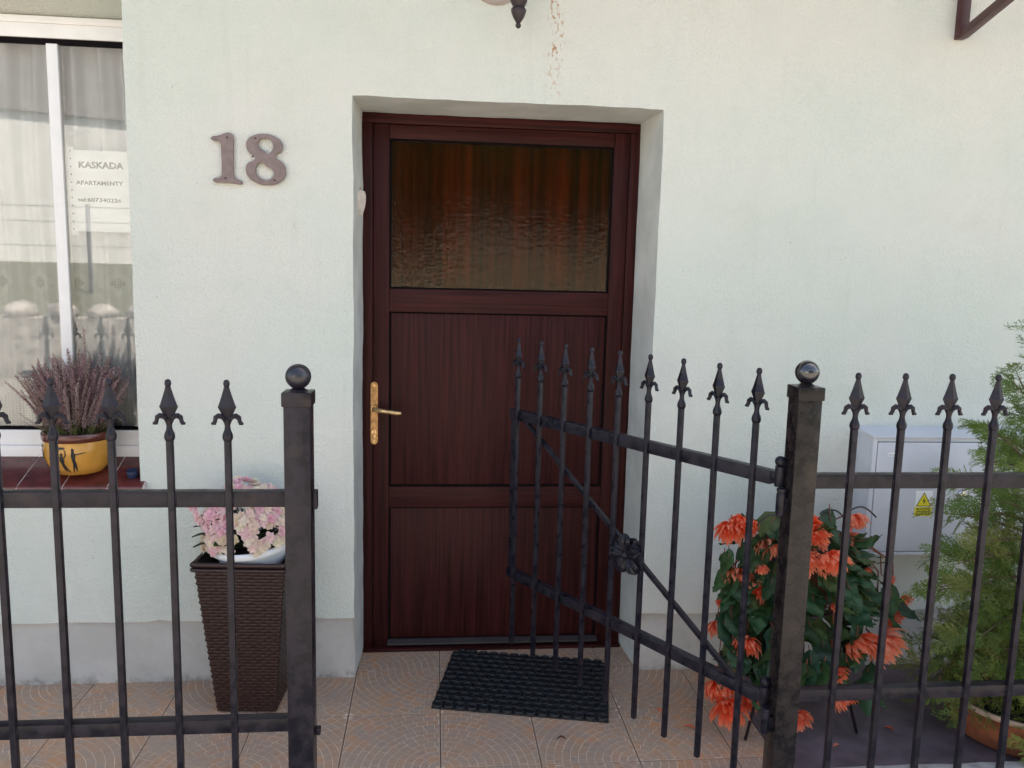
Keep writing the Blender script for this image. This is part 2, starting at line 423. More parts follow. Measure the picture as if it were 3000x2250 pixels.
def link(me, name, parent=None, loc=None, rot=None, scale=None):
    o = bpy.data.objects.new(name, me); col.objects.link(o)
    if parent is not None: o.parent = parent
    if loc is not None: o.location = loc
    if rot is not None: o.rotation_euler = rot
    if scale is not None: o.scale = (scale,)*3 if isinstance(scale, (int, float)) else scale
    return o
def put(me, name, M, parent=None):
    o = bpy.data.objects.new(name, me); col.objects.link(o)
    if parent is not None: o.parent = parent
    o.matrix_local = M
    return o
def thing(name, label, cat, loc=(0, 0, 0), rot=None, group=None):
    o = bpy.data.objects.new(name, None); col.objects.link(o); o.location = loc
    if rot is not None: o.rotation_euler = rot
    o.empty_display_size = .1
    return tag(o, label, cat, group)
def tag(o, label, cat, group=None):
    o['label'] = label; o['category'] = cat
    if group: o['group'] = group
    return o
def struct(o): o['kind'] = 'structure'; return o
def stuff(o): o['kind'] = 'stuff'; return o
def aim(loc, d, roll=0.0, s=1.0):
    """matrix whose local +Z points along d"""
    q = Vector(d).normalized().to_track_quat('Z', 'Y')
    return Matrix.Translation(loc) @ q.to_matrix().to_4x4() @ Matrix.Rotation(roll, 4, 'Z') @ Matrix.Scale(s, 4)
def text_mesh(body, size, width=None, bold=0.0, extr=.0002):
    cu = bpy.data.curves.new('lettering', 'FONT'); cu.body = body; cu.size = size; cu.offset = bold
    cu.extrude = extr; cu.align_x = 'CENTER'; cu.align_y = 'CENTER'; cu.resolution_u = 3
    o = bpy.data.objects.new('lettering', cu); col.objects.link(o)
    bpy.context.view_layer.update()
    dg = bpy.context.evaluated_depsgraph_get()
    me = bpy.data.meshes.new_from_object(o.evaluated_get(dg))
    bpy.data.objects.remove(o); bpy.data.curves.remove(cu)
    if width:
        xs = [v.co.x for v in me.vertices]; k = width/(max(xs)-min(xs))
        for v in me.vertices: v.co.x *= k
    return me
FACE = Euler((PI/2, 0, 0))     # flat lettering turned to face the street (-Y)

# =================================================================== SETTING
g = MB(); g.box(-60, 60, -70, 40, -.9, -.30); struct(g.obj('ground', MT['grass']))
g = MB(); g.box(-60, 60, -8.6, -1.10, -.29, -.12); struct(g.obj('street', MT['asphalt']))

# =================================================================== HOUSE
house = thing('house', 'pale mint stucco house front with a dark brown door in a recess', 'house')
WX0, WX1, WZ0, WZ1 = -2.35, -1.013, .742, 2.372
DX0, DX1, DZ1 = -.280, .790, 2.079
PZ = .236
def frange(a, b, st):
    n = max(1, round((b-a)/st)); return [a+(b-a)*i/n for i in range(n)]
xs = frange(-5, WX0, .9) + frange(WX0, WX1, .12) + frange(WX1, DX0, .045) + frange(DX0, DX1, .045) + frange(DX1, 2.5, .06) + frange(2.5, 13, 1.2) + [13]
zs = frange(PZ, WZ0, .045) + frange(WZ0, DZ1, .045) + frange(DZ1, WZ1, .045) + frange(WZ1, 2.7, .09) + frange(2.7, 3.12, .21) + [3.12]
def inside(x, z, e=1e-5):
    return (WX0+e < x < WX1-e and WZ0+e < z < WZ1-e) or (DX0+e < x < DX1-e and z < DZ1-e)
def wallpt(x, z):
    nx = noise.noise(Vector((x*9, 3.1, z*9))); nz = noise.noise(Vector((x*11, 9.7, z*11)))
    nf = noise.noise(Vector((x*40, 1.1, z*40)))
    dx = dz = 0.0
    if DX0-.01 < x < DX1+.01 and abs(z-DZ1) < 1e-4: dz = nz*.004 + nf*.0015
    if z <= DZ1+1e-4 and (abs(x-DX0) < 1e-4 or abs(x-DX1) < 1e-4): dx = nx*.004 + nf*.0015
    if abs(x-WX1) < 1e-4 and WZ0-.01 <= z <= WZ1+.01: dx = nx*.003
    if abs(z-PZ) < 1e-4: dz = nz*.007 + nf*.007 - .006*max(0, min(1, (x+.4)/1.4))
    y = noise.noise(Vector((x*1.7, 0, z*1.7)))*.0025
    return Vector((x+dx, y, z+dz))
wl = MB(); idx = {}
def vid(i, j):
    if (i, j) not in idx:
        idx[(i, j)] = len(wl.v); wl.v.append(tuple(wallpt(xs[i], zs[j])))
    return idx[(i, j)]
for i in range(len(xs)-1):
    for j in range(len(zs)-1):
        if inside((xs[i]+xs[i+1])/2, (zs[j]+zs[j+1])/2): continue
        wl.f.append((vid(i, j), vid(i+1, j), vid(i+1, j+1), vid(i, j+1))); wl.mi.append(0); wl.sm.append(True); wl.tone.append(0)
# under edge of the render over the plinth
for i in range(len(xs)-1):
    if DX0 < (xs[i]+xs[i+1])/2 < DX1: continue
    a, b = Vector(wallpt(xs[i], PZ)), Vector(wallpt(xs[i+1], PZ))
    wl.add([a, b, b+Vector((0, .03, 0)), a+Vector((0, .03, 0))], [(3, 2, 1, 0)], 0, False)
# window reveals in the same stucco
zw = [z for z in zs if WZ0-1e-5 <= z <= WZ1+1e-5]; xw = [x for x in xs if WX0-1e-5 <= x <= WX1+1e-5]
wl.grid(lambda u, v: wallpt(WX1, zw[v]) + Vector((-.004*u, .0975*u, 0)), 2, len(zw)-1, 0, False, True)
wl.grid(lambda u, v: wallpt(xw[v], WZ1) + Vector((0, .0975*u, -.0275*u)), 2, len(xw)-1, 0, False)
wl.obj('wall', MT['plaster'], house, angle=28)
# smooth painted door reveals
rv = MB()
zd = [0, .12] + [z for z in zs if z <= DZ1+1e-5]; xd = [x for x in xs if DX0-1e-5 <= x <= DX1+1e-5]
def jam(x, z):
    p = wallpt(x, z if z >= PZ else PZ); p.z = z if z < DZ1-1e-4 else p.z
    if z < PZ: p.y = .012
    return p
rv.grid(lambda u, v: jam(DX0, zd[v]) + Vector((.004*u + (0 if zd[v] > .2 else 0), .082*u, 0)), 3, len(zd)-1, 0, False)
rv.grid(lambda u, v: jam(DX1, zd[v]) + Vector((-.0065*u, .082*u, 0)), 3, len(zd)-1, 0, False, True)
rv.grid(lambda u, v: wallpt(xd[v], DZ1) + Vector((0, .082*u, -.0025*u)), 3, len(xd)-1, 0, False)
rv.obj('reveal', MT['reveal'], house, angle=40)
# plinth
pl = MB()
for a, b in ((-5, DX0+.002), (DX1-.002, 13)):
    n = max(2, int((b-a)/.1))
    pl.grid(lambda u, v: Vector((a+(b-a)*u/n, .012+noise.noise(Vector((u*.31+a, v*.7, 0)))*.002, -.15+.0965*v)), n, 4, 0, True)
pl.obj('plinth', MT['plinth'], house)
# body of the house behind the front
bd = MB()
bd.box(-5, -4.75, .02, 8, -.2, 3.12, 0); bd.box(12.75, 13, .02, 8, -.2, 3.12, 0); bd.box(-4.74, 12.74, 7.75, 8, -.2, 3.12, 0)
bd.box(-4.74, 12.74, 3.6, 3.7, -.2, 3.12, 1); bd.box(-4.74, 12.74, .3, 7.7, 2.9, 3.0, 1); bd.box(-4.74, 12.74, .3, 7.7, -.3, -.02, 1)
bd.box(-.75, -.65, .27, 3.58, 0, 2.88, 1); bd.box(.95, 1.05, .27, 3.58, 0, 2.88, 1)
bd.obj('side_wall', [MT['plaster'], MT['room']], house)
rf = MB()
rf.add([(-5.3, -.78, 3.24), (13.3, -.78, 3.24), (13.3, 4, 5.1), (-5.3, 4, 5.1), (13.3, 8.4, 3.24), (-5.3, 8.4, 3.24),
        (-5.3, -.78, 3.125), (13.3, -.78, 3.125), (13.3, 8.4, 3.125), (-5.3, 8.4, 3.125)],
       [(0, 1, 2, 3), (3, 2, 4, 5), (0, 6, 7, 1), (5, 4, 8, 9), (6, 9, 8, 7), (1, 7, 8, 4, 2), (0, 3, 5, 9, 6)])
rf.obj('roof', MT['roof'], house)

# ---- door (part) with its sub-parts
YD = .24
dr = MB()
dr.box(-.268, -.231, YD, YD+.07, 0, 2.035, 0, .002); dr.box(.733, .770, YD, YD+.07, 0, 2.035, 0, .002)
dr.box(-.268, .770, YD+.0006, YD+.07, 2.0355, 2.072, 1, .002)
dr.box(-.230, .732, YD+.055, YD+.065, 0, 1.425, 2)
door = dr.obj('door', [MT['wood_v'], MT['wood_h'], MT['seal']], house, angle=30)
def part(name, mats, x0, x1, z0, z1, y0=YD+.0025, y1=YD+.05, ch=.0012):
    b = MB(); b.box(x0, x1, y0, y1, z0, z1, 0, ch); return b.obj(name, mats, door, angle=30)
part('stile', MT['wood_v'], -.2285, -.170, .004, 2.033); part('stile', MT['wood_v'], .672, .7305, .004, 2.033)
part('rail', MT['wood_h'], -.169, .671, 1.982, 2.033, YD+.0035)
part('rail', MT['wood_h'], -.169, .671, 1.347, 1.433, YD+.0035)
part('rail', MT['wood_h'], -.169, .671, .582, .664, YD+.0035)
part('rail', MT['wood_h'], -.169, .671, .004, .022, YD+.0035)
part('panel', MT['wood_v'], -.1625, .6645, .6705, 1.3405, YD+.017, YD+.04)
part('panel', MT['wood_v'], -.1625, .6645, .0285, .5755, YD+.017, YD+.04)
sl = MB()
for (z0, z1) in ((1.434, 1.981), (.665, 1.346), (.023, .581)):
    x0, x1 = -.1695, .6715
    for a in ((x0, x0+.0065, z0, z1), (x1-.0065, x1, z0, z1), (x0+.0065, x1-.0065, z0, z0+.0055), (x0+.0065, x1-.0065, z1-.0055, z1)):
        sl.box(a[0], a[1], YD+.013, YD+.036, a[2], a[3])
sl.obj('seal', MT['seal'], door)
b = MB(); b.box(-.1628, .6648, YD+.020, YD+.024, 1.4398, 1.9752); b.obj('pane', MT['door_glass'], door)
wb = MB(); wb.prism([(YD-.022, .022), (YD+.005, .026), (YD+.005, .040), (YD-.004, .040), (YD-.020, .028)], -.172, .676, 0, Matrix(((0, 1, 0, 0), (1, 0, 0, 0), (0, 0, 1, 0), (0, 0, 0, 1))))
wb.obj('weather_bar', simple('dark_weather_bar', (.016, .009, .009), .55, vary=.3), door)
th = MB(); th.box(-.266, .768, YD-.035, YD-.001, -.01, .012, 0, .003); th.obj('threshold', MT['wood_h'], door, angle=30)
# handle
hx, hz0, hz1 = -.2245, .835, 1.078
hp = MB(); r0 = .0135
poly = [(hx+r0*math.cos(PI*i/8), hz1-r0+r0*math.sin(PI*i/8)) for i in range(9)] + [(hx-r0*math.cos(PI*i/8), hz0+r0-r0*math.sin(PI*i/8)) for i in range(9)]
hp.prism(poly[::-1], YD-.006, YD+.006)
poly2 = [(hx+(p[0]-hx)*.82, (hz0+hz1)/2+(p[1]-(hz0+hz1)/2)*.98) for p in poly]
hp.prism(poly2[::-1], YD-.008, YD-.0055)
hp.obj('handle_plate', MT['brass'], door, angle=35)
hl = MB()
hl.lathe([(.0115, YD-.022), (.0115, YD-.006)], 14, (hx, 0, .977), ax='y')
hl.tube([(hx, YD-.012, .977), (hx+.001, YD-.036, .977), (hx+.012, YD-.050, .9765), (hx+.045, YD-.053, .972), (hx+.085, YD-.052, .966), (hx+.104, YD-.052, .965)], [.0085, .0088, .009, .0085, .0095, .0075], 10)
hl.obj('handle', MT['brass_bright'], door, angle=50)
ck = MB(); ck.lathe([(.0088, YD-.0115), (.0088, YD-.007)], 14, (hx, 0, .884), ax='y'); ck.box(hx-.005, hx+.005, YD-.0115, YD-.007, .858, .880, 0, .001)
ck.box(hx-.0012, hx+.0012, YD-.0122, YD-.0114, .879, .889, 1)
ck.obj('lock_cylinder', [MT['brass_bright'], MT['black_print']], door, angle=35)
for z in (1.065, .848):
    sc = MB(); sc.lathe([(.005, YD-.0095), (.0035, YD-.0078)][::1], 10, (hx, 0, z), ax='y'); sc.obj('screw', MT['brass_bright'], door, angle=40)

# curtain behind the door glass
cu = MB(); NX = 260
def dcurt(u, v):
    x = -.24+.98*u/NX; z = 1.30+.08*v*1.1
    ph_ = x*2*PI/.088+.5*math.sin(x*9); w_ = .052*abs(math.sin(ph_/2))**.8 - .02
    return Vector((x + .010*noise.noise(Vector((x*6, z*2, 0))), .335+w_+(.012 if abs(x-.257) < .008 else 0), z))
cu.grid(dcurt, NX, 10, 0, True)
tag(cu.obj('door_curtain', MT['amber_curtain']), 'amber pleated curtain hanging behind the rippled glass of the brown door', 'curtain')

# ---- window (part)
YW = .150
wf = MB()
wf.box(WX0+.01, -1.000, YW, YW+.06, 2.252, 2.318, 0, .004); wf.box(WX0+.01, -1.000, YW-.006, YW+.055, 2.298, 2.3215, 0, .003)
wf.box(WX0+.01, -1.000, YW, YW+.06, .792, .9025, 0, .004); wf.box(WX0+.01, -1.000, YW-.012, YW, .792, .848, 0, .006)
wf.box(-1.045, -1.0005, YW+.0007, YW+.06, .9030, 2.2515, 0, .004); wf.box(WX0+.012, WX0+.08, YW+.0007, YW+.06, .903, 2.2515, 0, .004)
window = wf.obj('window', MT['pvc'], house, angle=30)
for z0, z1 in ((2.236, 2.2515), (.9030, .9120)):
    gk = MB(); gk.box(-2.27, -1.046, YW+.005, YW+.03, z0, z1); gk.obj('gasket', MT['seal'], window)
for a, b in ((-1.285, -1.0405), (-2.27, -1.322)):
    p = MB(); p.box(a, b, YW+.016, YW+.020, .9085, 2.240); p.obj('pane', MT['pane'], window)
p = MB(); p.box(-1.3225, -1.2845, YW+.006, YW+.045, .905, 2.2505, 0, .004); p.obj('mullion', MT['pvc'], window, angle=30)
# ---- sill of glazed tiles
sb = MB()
prof = [(.148, .8085), (.06, .7745), (-.018, .7435), (-.0325, .7345), (-.030, .726), (-.020, .722), (.148, .735)]
sb.prism([(p[0], p[1]) for p in prof], WX0+.02, -.992, 0, Matrix(((0, 1, 0, 0), (1, 0, 0, 0), (0, 0, 1, 0), (0, 0, 0, 1))))
sill = sb.obj('window_sill', MT['mortar'], house)
sx = -.998; k = 0
while sx > WX0+.1:
    wd = .148 if k else .118
    t = MB(); x1, x0 = sx, sx-wd+.0048
    n = [(.147, .811), (.06, .7765), (-.018, .7455), (-.030, .7405), (-.0335, .7345), (-.0315, .727), (-.024, .724)]
    t.grid(lambda u, v: Vector((x0+(x1-x0)*u, n[v][0], n[v][1])), 1, len(n)-1, 0, True)
    t.add([(x0, *p) for p in n] + [(x0, .147, .80)], [tuple(range(len(n)+1))]); t.add([(x1, *p) for p in n] + [(x1, .147, .80)], [tuple(range(len(n), -1, -1))])
    t.obj('tile', MT['sill_tile'], sill, angle=50)
    sx -= wd; k += 1

# ---- curtain and notice behind the window
cw = MB(); NX = 220
def wcurt(u, v):
    x = -2.3+1.40*u/NX; z = .86+.058*v
    amp = .010+.014*(v/25)
    y = .235 + amp*math.sin(x*2*PI/.105+.9*math.sin(x*7.1+v*.04)) + .006*math.sin(x*2*PI/.043+v*.03)
    return Vector((x+.006*math.sin(v*.3+x*9), y, z))
cw.grid(wcurt, NX, 25, 0, True)
tag(cw.obj('lace_curtain', MT['curtain']), 'sheer white lace curtain hanging behind the window left of the door', 'curtain')
pn = MB(); pn.box(-1.263, -1.050, .196, .1966, 1.612, 1.893); 
pn.box(-1.287, -1.264, .196, .1966, 1.60, 1.905, 0)
for i in range(11): pn.lathe([(.0028, .1950), (.0028, .1958)], 8, (-1.2755, 0, 1.62+i*.027), 1, ax='y')
notice = pn.obj('paper_notice', [MT['paper'], MT['ink']])
tag(notice, 'white paper notice with three grey printed lines behind the window', 'notice')
for body, x0, x1, z, s, bo in (('KASKADA', -1.251, -1.099, 1.842, .030, .0011), ('APARTAMENTY', -1.261, -1.101, 1.781, .019, .0006), ('tel:607340226', -1.258, -1.108, 1.722, .018, .0005)):
    o = link(text_mesh(body, s, x1-x0, bo), 'lettering', notice, ((x0+x1)/2, .1954, z), FACE); o.data.materials.append(MT['ink'])

# =================================================================== TERRACE
tb = MB(); tb.box(-3.2, 1.100, -.88, .015, -.12, -.006); tb.box(-.282, .792, .0155, .31, -.12, -.006)
terrace = struct(tb.obj('terrace', MT['grout']))
TS = .31
def clip(poly, ax, lim, sign):
    out = []
    for i in range(len(poly)):
        a, b = poly[i], poly[(i+1) % len(poly)]
        ia, ib = (a[ax]-lim)*sign <= 0, (b[ax]-lim)*sign <= 0
        if ia: out.append(a)
        if ia != ib:
            t = (lim-a[ax])/(b[ax]-a[ax]); out.append((a[0]+(b[0]-a[0])*t, a[1]+(b[1]-a[1])*t))
    return out
def tile_mesh(seed, ycut=None, xcut=None):
    rnd = random.Random(seed); m = MB(); S = TS-.0026
    H = S if ycut is None else ycut; S = S if xcut is None else xcut; H = TS-.0026 if xcut else H; S0 = TS-.0026
    m.box(0, S, 0, H, -.008, -.0004, 0, .0006)
    m.tone = [.5]*len(m.f); m.add([(.002, .002, -.0002), (S-.002, .002, -.0002), (S-.002, H-.002, -.0002), (.002, H-.002, -.0002)], [(0, 1, 2, 3)], 1)
    r = .012; ring = 0
    while r < S0*1.45:
        h = .0255; n = max(1, round(PI/2*(r+h/2)/.036)); off = rnd.random()*.3 if ring % 2 else .5
        for i in range(-1, n+1):
            a0 = (i+off)*PI/2/n; a1 = (i+1+off)*PI/2/n; gp = .0010
            r0, r1 = r+gp, r+h-gp
            am = (a0+a1)/2
            p = [(r0*math.cos(a0+gp/r0), r0*math.sin(a0+gp/r0)), (r1*math.cos(a0+gp/r1), r1*math.sin(a0+gp/r1)), (r1*math.cos(am)*1.0, r1*math.sin(am)), (r1*math.cos(a1-gp/r1), r1*math.sin(a1-gp/r1)), (r0*math.cos(a1-gp/r0), r0*math.sin(a1-gp/r0)), (r0*math.cos(am), r0*math.sin(am))]
            for ax, lim, sg in ((0, .003, -1), (0, S-.003, 1), (1, .003, -1), (1, H-.003, 1)): 
                if len(p) >= 3: p = clip(p, ax, lim, sg)
            if len(p) < 3: continue
            area = abs(sum(p[q][0]*p[(q+1) % len(p)][1]-p[(q+1) % len(p)][0]*p[q][1] for q in range(len(p))))/2
            if area < 6e-5: continue
            nn = len(p); t = rnd.uniform(.0, 1.0)
            m.add([(x, y, .0004) for x, y in p] + [(x, y, -.0007) for x, y in p], [tuple(range(nn))] + [(q, q+nn, (q+1) % nn+nn, (q+1) % nn) for q in range(nn)], 0, False, t*.9)
        r += h; ring += 1
    # the joint colour under the little setts is the paler one
    return m.mesh('tile', [MT['tile'], MT['tile_joint']], None, True)
def fix(me): return me
TM = [tile_mesh(s) for s in range(4)]
TMC = [tile_mesh(9+s, .180) for s in range(2)]; TMX = [tile_mesh(12+s, None, .130) for s in range(2)]
rows = [-.875, -.565, -.255]
for kx in range(-7, 3):
    for ry, y in enumerate(rows):
        x = .035+TS*kx
        # four neighbours share the centre of a fan
        qx, qy = (kx % 2), ((ry+1) % 2)
        ang = {(0, 0): 0, (1, 0): PI/2, (1, 1): PI, (0, 1): -PI/2}[(qx, qy)]
        c = Vector((x+TS/2, y+TS/2, noise.noise(Vector((kx*3.3, ry*2.1, 0)))*.0008))
        M = Matrix.Translation(c) @ Matrix.Rotation(ang, 4, 'Z') @ Matrix.Translation(Vector((-TS/2+.0013, -TS/2+.0013, 0)))
        put(TM[(kx*3+ry) % 4], 'tile', M, terrace)
for kx in (-1, 0, 1, 2):
    put(TMC[kx % 2], 'tile', Matrix.Translation(Vector((.035+TS*kx+.002, .057, 0))), terrace)
for ry, y in enumerate(rows):
    put(TMX[ry % 2], 'tile', Matrix.Translation(Vector((.967, y+.002, 0))), terrace)
g = MB(); g.box(1.101, 3.6, -.80, .014, -.12, -.0005, 0, .003); struct(g.obj('paving', MT['slate']))
kb = MB()
def kerbgrid(x0, x1, y0, y1, zt):
    n = int((x1-x0)/.03)
    q = [(y1, -.12), (y1, zt-.010), (y1-.010, zt), ((y0+y1)/2, zt+.001), (y0+.01, zt), (y0, zt-.01), (y0, -.12)]
    kb.grid(lambda u, v: Vector((x0+(x1-x0)*u/n, q[v][0]+noise.noise(Vector((u*.4, v*1.7, x0)))*.006*(v in (1, 2)), q[v][1]+noise.noise(Vector((u*.5, v*3, x0)))*.004*(0 < v < 6))), n, 6, 0, True, True)
kerbgrid(.885, 3.6, -1.085, -.705, .055); kerbgrid(-3.2, -.27, -1.085, -.885, .03)
struct(kb.obj('kerb', MT['concrete']))

# =================================================================== WALL FITTINGS
def curve_shape(outlines, depth, bevel, mat, name):
    c = bpy.data.curves.new(name, 'CURVE'); c.dimensions = '2D'; c.fill_mode = 'BOTH'; c.extrude = depth; c.bevel_depth = bevel; c.bevel_resolution = 2; c.offset = -bevel
    for pts in outlines:
        sp = c.splines.new('BEZIER'); sp.bezier_points.add(len(pts)-1); sp.use_cyclic_u = True; sp.resolution_u = 6
        for bp, p in zip(sp.bezier_points, pts):
            bp.co = (p[0], p[1], 0); ht = 'VECTOR' if len(p) > 2 else 'AUTO'
            bp.handle_left_type = ht; bp.handle_right_type = ht
    o = bpy.data.objects.new(name, c); col.objects.link(o); bpy.context.view_layer.update()
    me = bpy.data.meshes.new_from_object(o.evaluated_get(bpy.context.evaluated_depsgraph_get()))
    bpy.data.objects.remove(o); bpy.data.curves.remove(c)
    me.materials.clear(); me.materials.append(mat)
    me.polygons.foreach_set('use_smooth', [True]*len(me.polygons)); me.set_sharp_from_angle(angle=R(40))
    return me
def px(pts):   # pixel outline of the close view -> metres round the digit's place
    return [((q[0]-1135)*.000181-.621, 1.857-(q[1]-735)*.000181, *q[2:]) for q in pts]
one = px([(468, 385), (500, 355), (575, 342), (660, 315), (740, 285), (800, 277), (845, 300), (868, 360), (870, 480), (868, 1040), (885, 1085), (960, 1115), (1010, 1140), (1012, 1175), (985, 1192), (860, 1182), (640, 1172), (520, 1168), (492, 1140), (505, 1105), (600, 1088), (635, 1060), (645, 1000), (645, 560), (635, 470), (600, 435), (520, 425), (475, 405)])
one = [p[:2] for p in one]
e_out = px([(1450, 275), (1600, 310), (1715, 390), (1755, 490), (1725, 580), (1620, 670), (1740, 770), (1805, 920), (1775, 1050), (1650, 1155), (1470, 1192), (1270, 1160), (1130, 1060), (1078, 930), (1120, 810), (1255, 725), (1150, 620), (1098, 490), (1130, 380), (1260, 300)])
e_h1 = px([(1440, 355), (1540, 390), (1583, 470), (1560, 560), (1505, 622), (1400, 570), (1320, 500), (1330, 400)])
e_h2 = px([(1350, 785), (1440, 840), (1560, 920), (1585, 990), (1540, 1070), (1440, 1102), (1330, 1060), (1265, 970), (1275, 860)])
for nm, outs, scr, lab in (('1', [one], [(760, 365), (718, 1090)], 'taupe metal digit one, a straight stem on a foot, on the stucco wall'), ('8', [e_out, e_h1, e_h2], [(1262, 360), (1600, 1100), (1215, 690)], 'taupe metal digit eight of two stacked loops, on the stucco beside the door')):
    me = curve_shape(outs, .004, .0022, MT['number'], 'house_number')
    o = link(me, 'house_number', None, (0, -.0095, 0), FACE)
    tag(o, lab, 'house number', 'house number digits')
    for p in px(scr):
        s = MB(); s.lathe([(.0032, -.0006), (.0032, .0012)], 10, (p[0], p[1], .0062)); s.obj('screw', MT['screw'], o)

# wall lantern: only its lowest finial hangs into the photograph
lan = thing('wall_lantern', 'dark wrought lantern above the door with its finial hanging down', 'lantern', (.250, 0, 2.436))
m = MB(); m.lathe([(.085, -.016), (.092, -.008), (.092, .0)], 24, (-.055, 0, .046), ax='y'); m.obj('wall_plate', simple('weathered_plate', (.36, .30, .28), .6), lan, angle=35)
m = MB(); m.tube([(-.05, -.016, .10), (-.03, -.07, .07), (.0, -.12, .10), (.005, -.13, .16)], [.012, .011, .010, .010], 10); m.obj('arm', MT['lamp_iron'], lan)
m = MB(); m.lathe([(a*1.12, b-.115) for a, b in [(.004, -.137), (.0075, -.133), (.0085, -.128), (.006, -.122), (.008, -.118), (.016, -.104), (.021, -.090), (.0225, -.080), (.017, -.072), (.021, -.064), (.0245, -.055), (.0245, -.02), (.030, .0), (.020, .03), (.034, .05), (.034, .12)]], 8, (.010, -.13, .10), sm=False); 
m.obj('finial', MT['lamp_iron'], lan, angle=50)
m = MB(); m.lathe([(.034, .15), (.06, .17), (.085, .36), (.09, .37), (.02, .46), (.008, .50)], 6, (.010, -.13, .0), sm=False); m.obj('lamp_body', MT['lamp_iron'], lan)
# bracket on the right
br = thing('wall_bracket', 'maroon iron bracket rising from the stucco in the upper right corner', 'bracket', (1.846, 0, 2.36))
m = MB(); m.box(-.0165, .0165, -.034, -.001, 0, .62, 0, .003); m.obj('upright', MT['bracket'], br, angle=30)
dv = Vector((-.165, -.60, -.085)); 
m = MB(); m.box(-.0145, .0145, -.0145, .0145, 0, .86, 0, .003, aim(Vector((-.0, -.03, .012)), (-.02, -.86, .20), 0)); m.obj('brace', MT['bracket'], br, angle=30)
m = MB(); m.box(-.0165, .0165, -.95, -.034, .60, .633, 0, .003); m.obj('arm', MT['bracket'], br, angle=30)
# little heart on the left reveal
hm = [(0, -.042), (.020, -.014), (.027, .010), (.022, .028), (.011, .033), (0, .022), (-.011, .033), (-.022, .028), (-.027, .010), (-.020, -.014)]
hme = curve_shape([[(p[0], p[1]*1.15, 1) if p[0] == 0 else (p[0], p[1]*1.15) for p in hm]], .006, .003, MT['heart'], 'heart_ornament')
ht = put(hme, 'heart_ornament', Matrix.Translation(Vector((-.2655, .125, 1.742))) @ Matrix.Rotation(R(68), 4, 'Z') @ Matrix.Rotation(PI/2, 4, 'X'))
tag(ht, 'small cream heart ornament hung on the left side of the door recess', 'ornament')
m = MB(); m.tube([(0, .03, 0), (.004, .042, 0), (0, .050, 0), (-.004, .042, 0), (0, .03, 0)], .001, 5); m.obj('loop', MT['brass'], ht)

# =================================================================== IRONWORK
def finial_mesh(mat):
    m = MB()
    m.lathe([(.006, -.002), (.0105, .002), (.0125, .009), (.0115, .016), (.0075, .026), (.0062, .034), (.0075, .044), (.0095, .052)], 12)
    # flattened pyramid head with an edge to the front
    m.lathe([(.0085, .046), (.0125, .062), (.0205, .0785), (.0212, .0815), (.0195, .083), (.0125, .104), (.0072, .122), (.0056, .130)], 4, sy=.62, sm=False)
    m.lathe([(.0045, .127), (.0072, .131), (.0076, .136), (.0060, .1415), (.0025, .144)], 10)
    for sgn in (-1, 1):
        P = [(.002, .040), (.006, .050), (.012, .0585), (.020, .0605), (.0265, .056), (.0275, .048), (.030, .0415), (.036, .0405)]
        m.tube([(sgn*a, 0, b) for a, b in P], [.0045, .0052, .0056, .0054, .0052, .0048, .0054, .0028], 8)
        m.tube([(sgn*(a-.001), -.0035, b-.004) for a, b in P[1:6]], [.002, .003, .0032, .003, .002], 6)
    return m.mesh('finial', mat, 42)
def picket_mesh(zb, zt, mat, wd=.0073):
    m = MB(); m.box(-wd, wd, -wd, wd, zb, zt, 0, .0012); return m.mesh('picket', mat, 30)
FIN = finial_mesh(MT['iron']); FING = finial_mesh(MT['iron_gate'])
def post_parts(root, x, z_top, mat, ballmat, glossy):
    m = MB(); m.box(x-.0305, x+.0305, -.0305, .0305, -.1, z_top-.020, 0, .003); p = m.obj('post', mat, root, angle=30)
    m = MB(); m.box(x-.0345, x+.0345, -.0345, .0345, z_top-.034, z_top, 0, .004); m.lathe([(.024, z_top-.001), (.018, z_top+.004), (.012, z_top+.008)], 16, (x, 0, 0)); m.obj('cap', mat, p, angle=35)
    m = MB(); m.ball((x, 0, z_top+.034), .0298, 28); m.obj('ball', ballmat, p)
    return p
def panel(name, label, cat, y, px_, pxz, ztip, rails, px0, px1, mat, fin):
    root = thing(name, label, cat, (0, y, 0), None, 'iron fence panels')
    pm = picket_mesh(.13, ztip-.140, mat)
    for x in px_:
        p = link(pm, 'picket', root, (x, -.0115, 0)); 
        link(fin, 'finial', p, (0, 0, ztip-.144))
    for z0, z1 in rails:
        m = MB(); m.box(px0, px1, -.012, .018, z0, z1, 0, .003); r_ = m.obj('rail', mat, root, angle=30)
        w_ = MB()
        for x in px_:
            for sg in (-1, 1): w_.tube([(x+sg*.0080, -.0125, z0+.004), (x+sg*.0080, -.0128, z1-.004)], .0025, 6)
        stuff(w_.obj('weld', mat, r_))
    return root
YF = -.94
left = panel('iron_fence', 'black iron fence panel in front of the window, ending at a matt ball-topped post', 'fence', YF,
             [-1.116-.1285*i for i in range(6, -1, -1)] + [-.988, -.862, -.735, -.6055, -.475], 0, 1.242, ((.938, .976), (.367, .402)), -2.0, -.3445, MT['iron'], FIN)
lp = post_parts(left, -.3145, 1.216, MT['iron'], simple('satin_black_ball', (.012, .010, .016), .30, spec=.6, vary=.3), False)
m = MB(); m.box(-.2835, -.272, -.012, .010, .932, .978, 0, .003); m.box(-.2835, -.270, -.008, .010, .352, .370, 0, .003); m.obj('latch_plate', MT['iron'], left, angle=30)
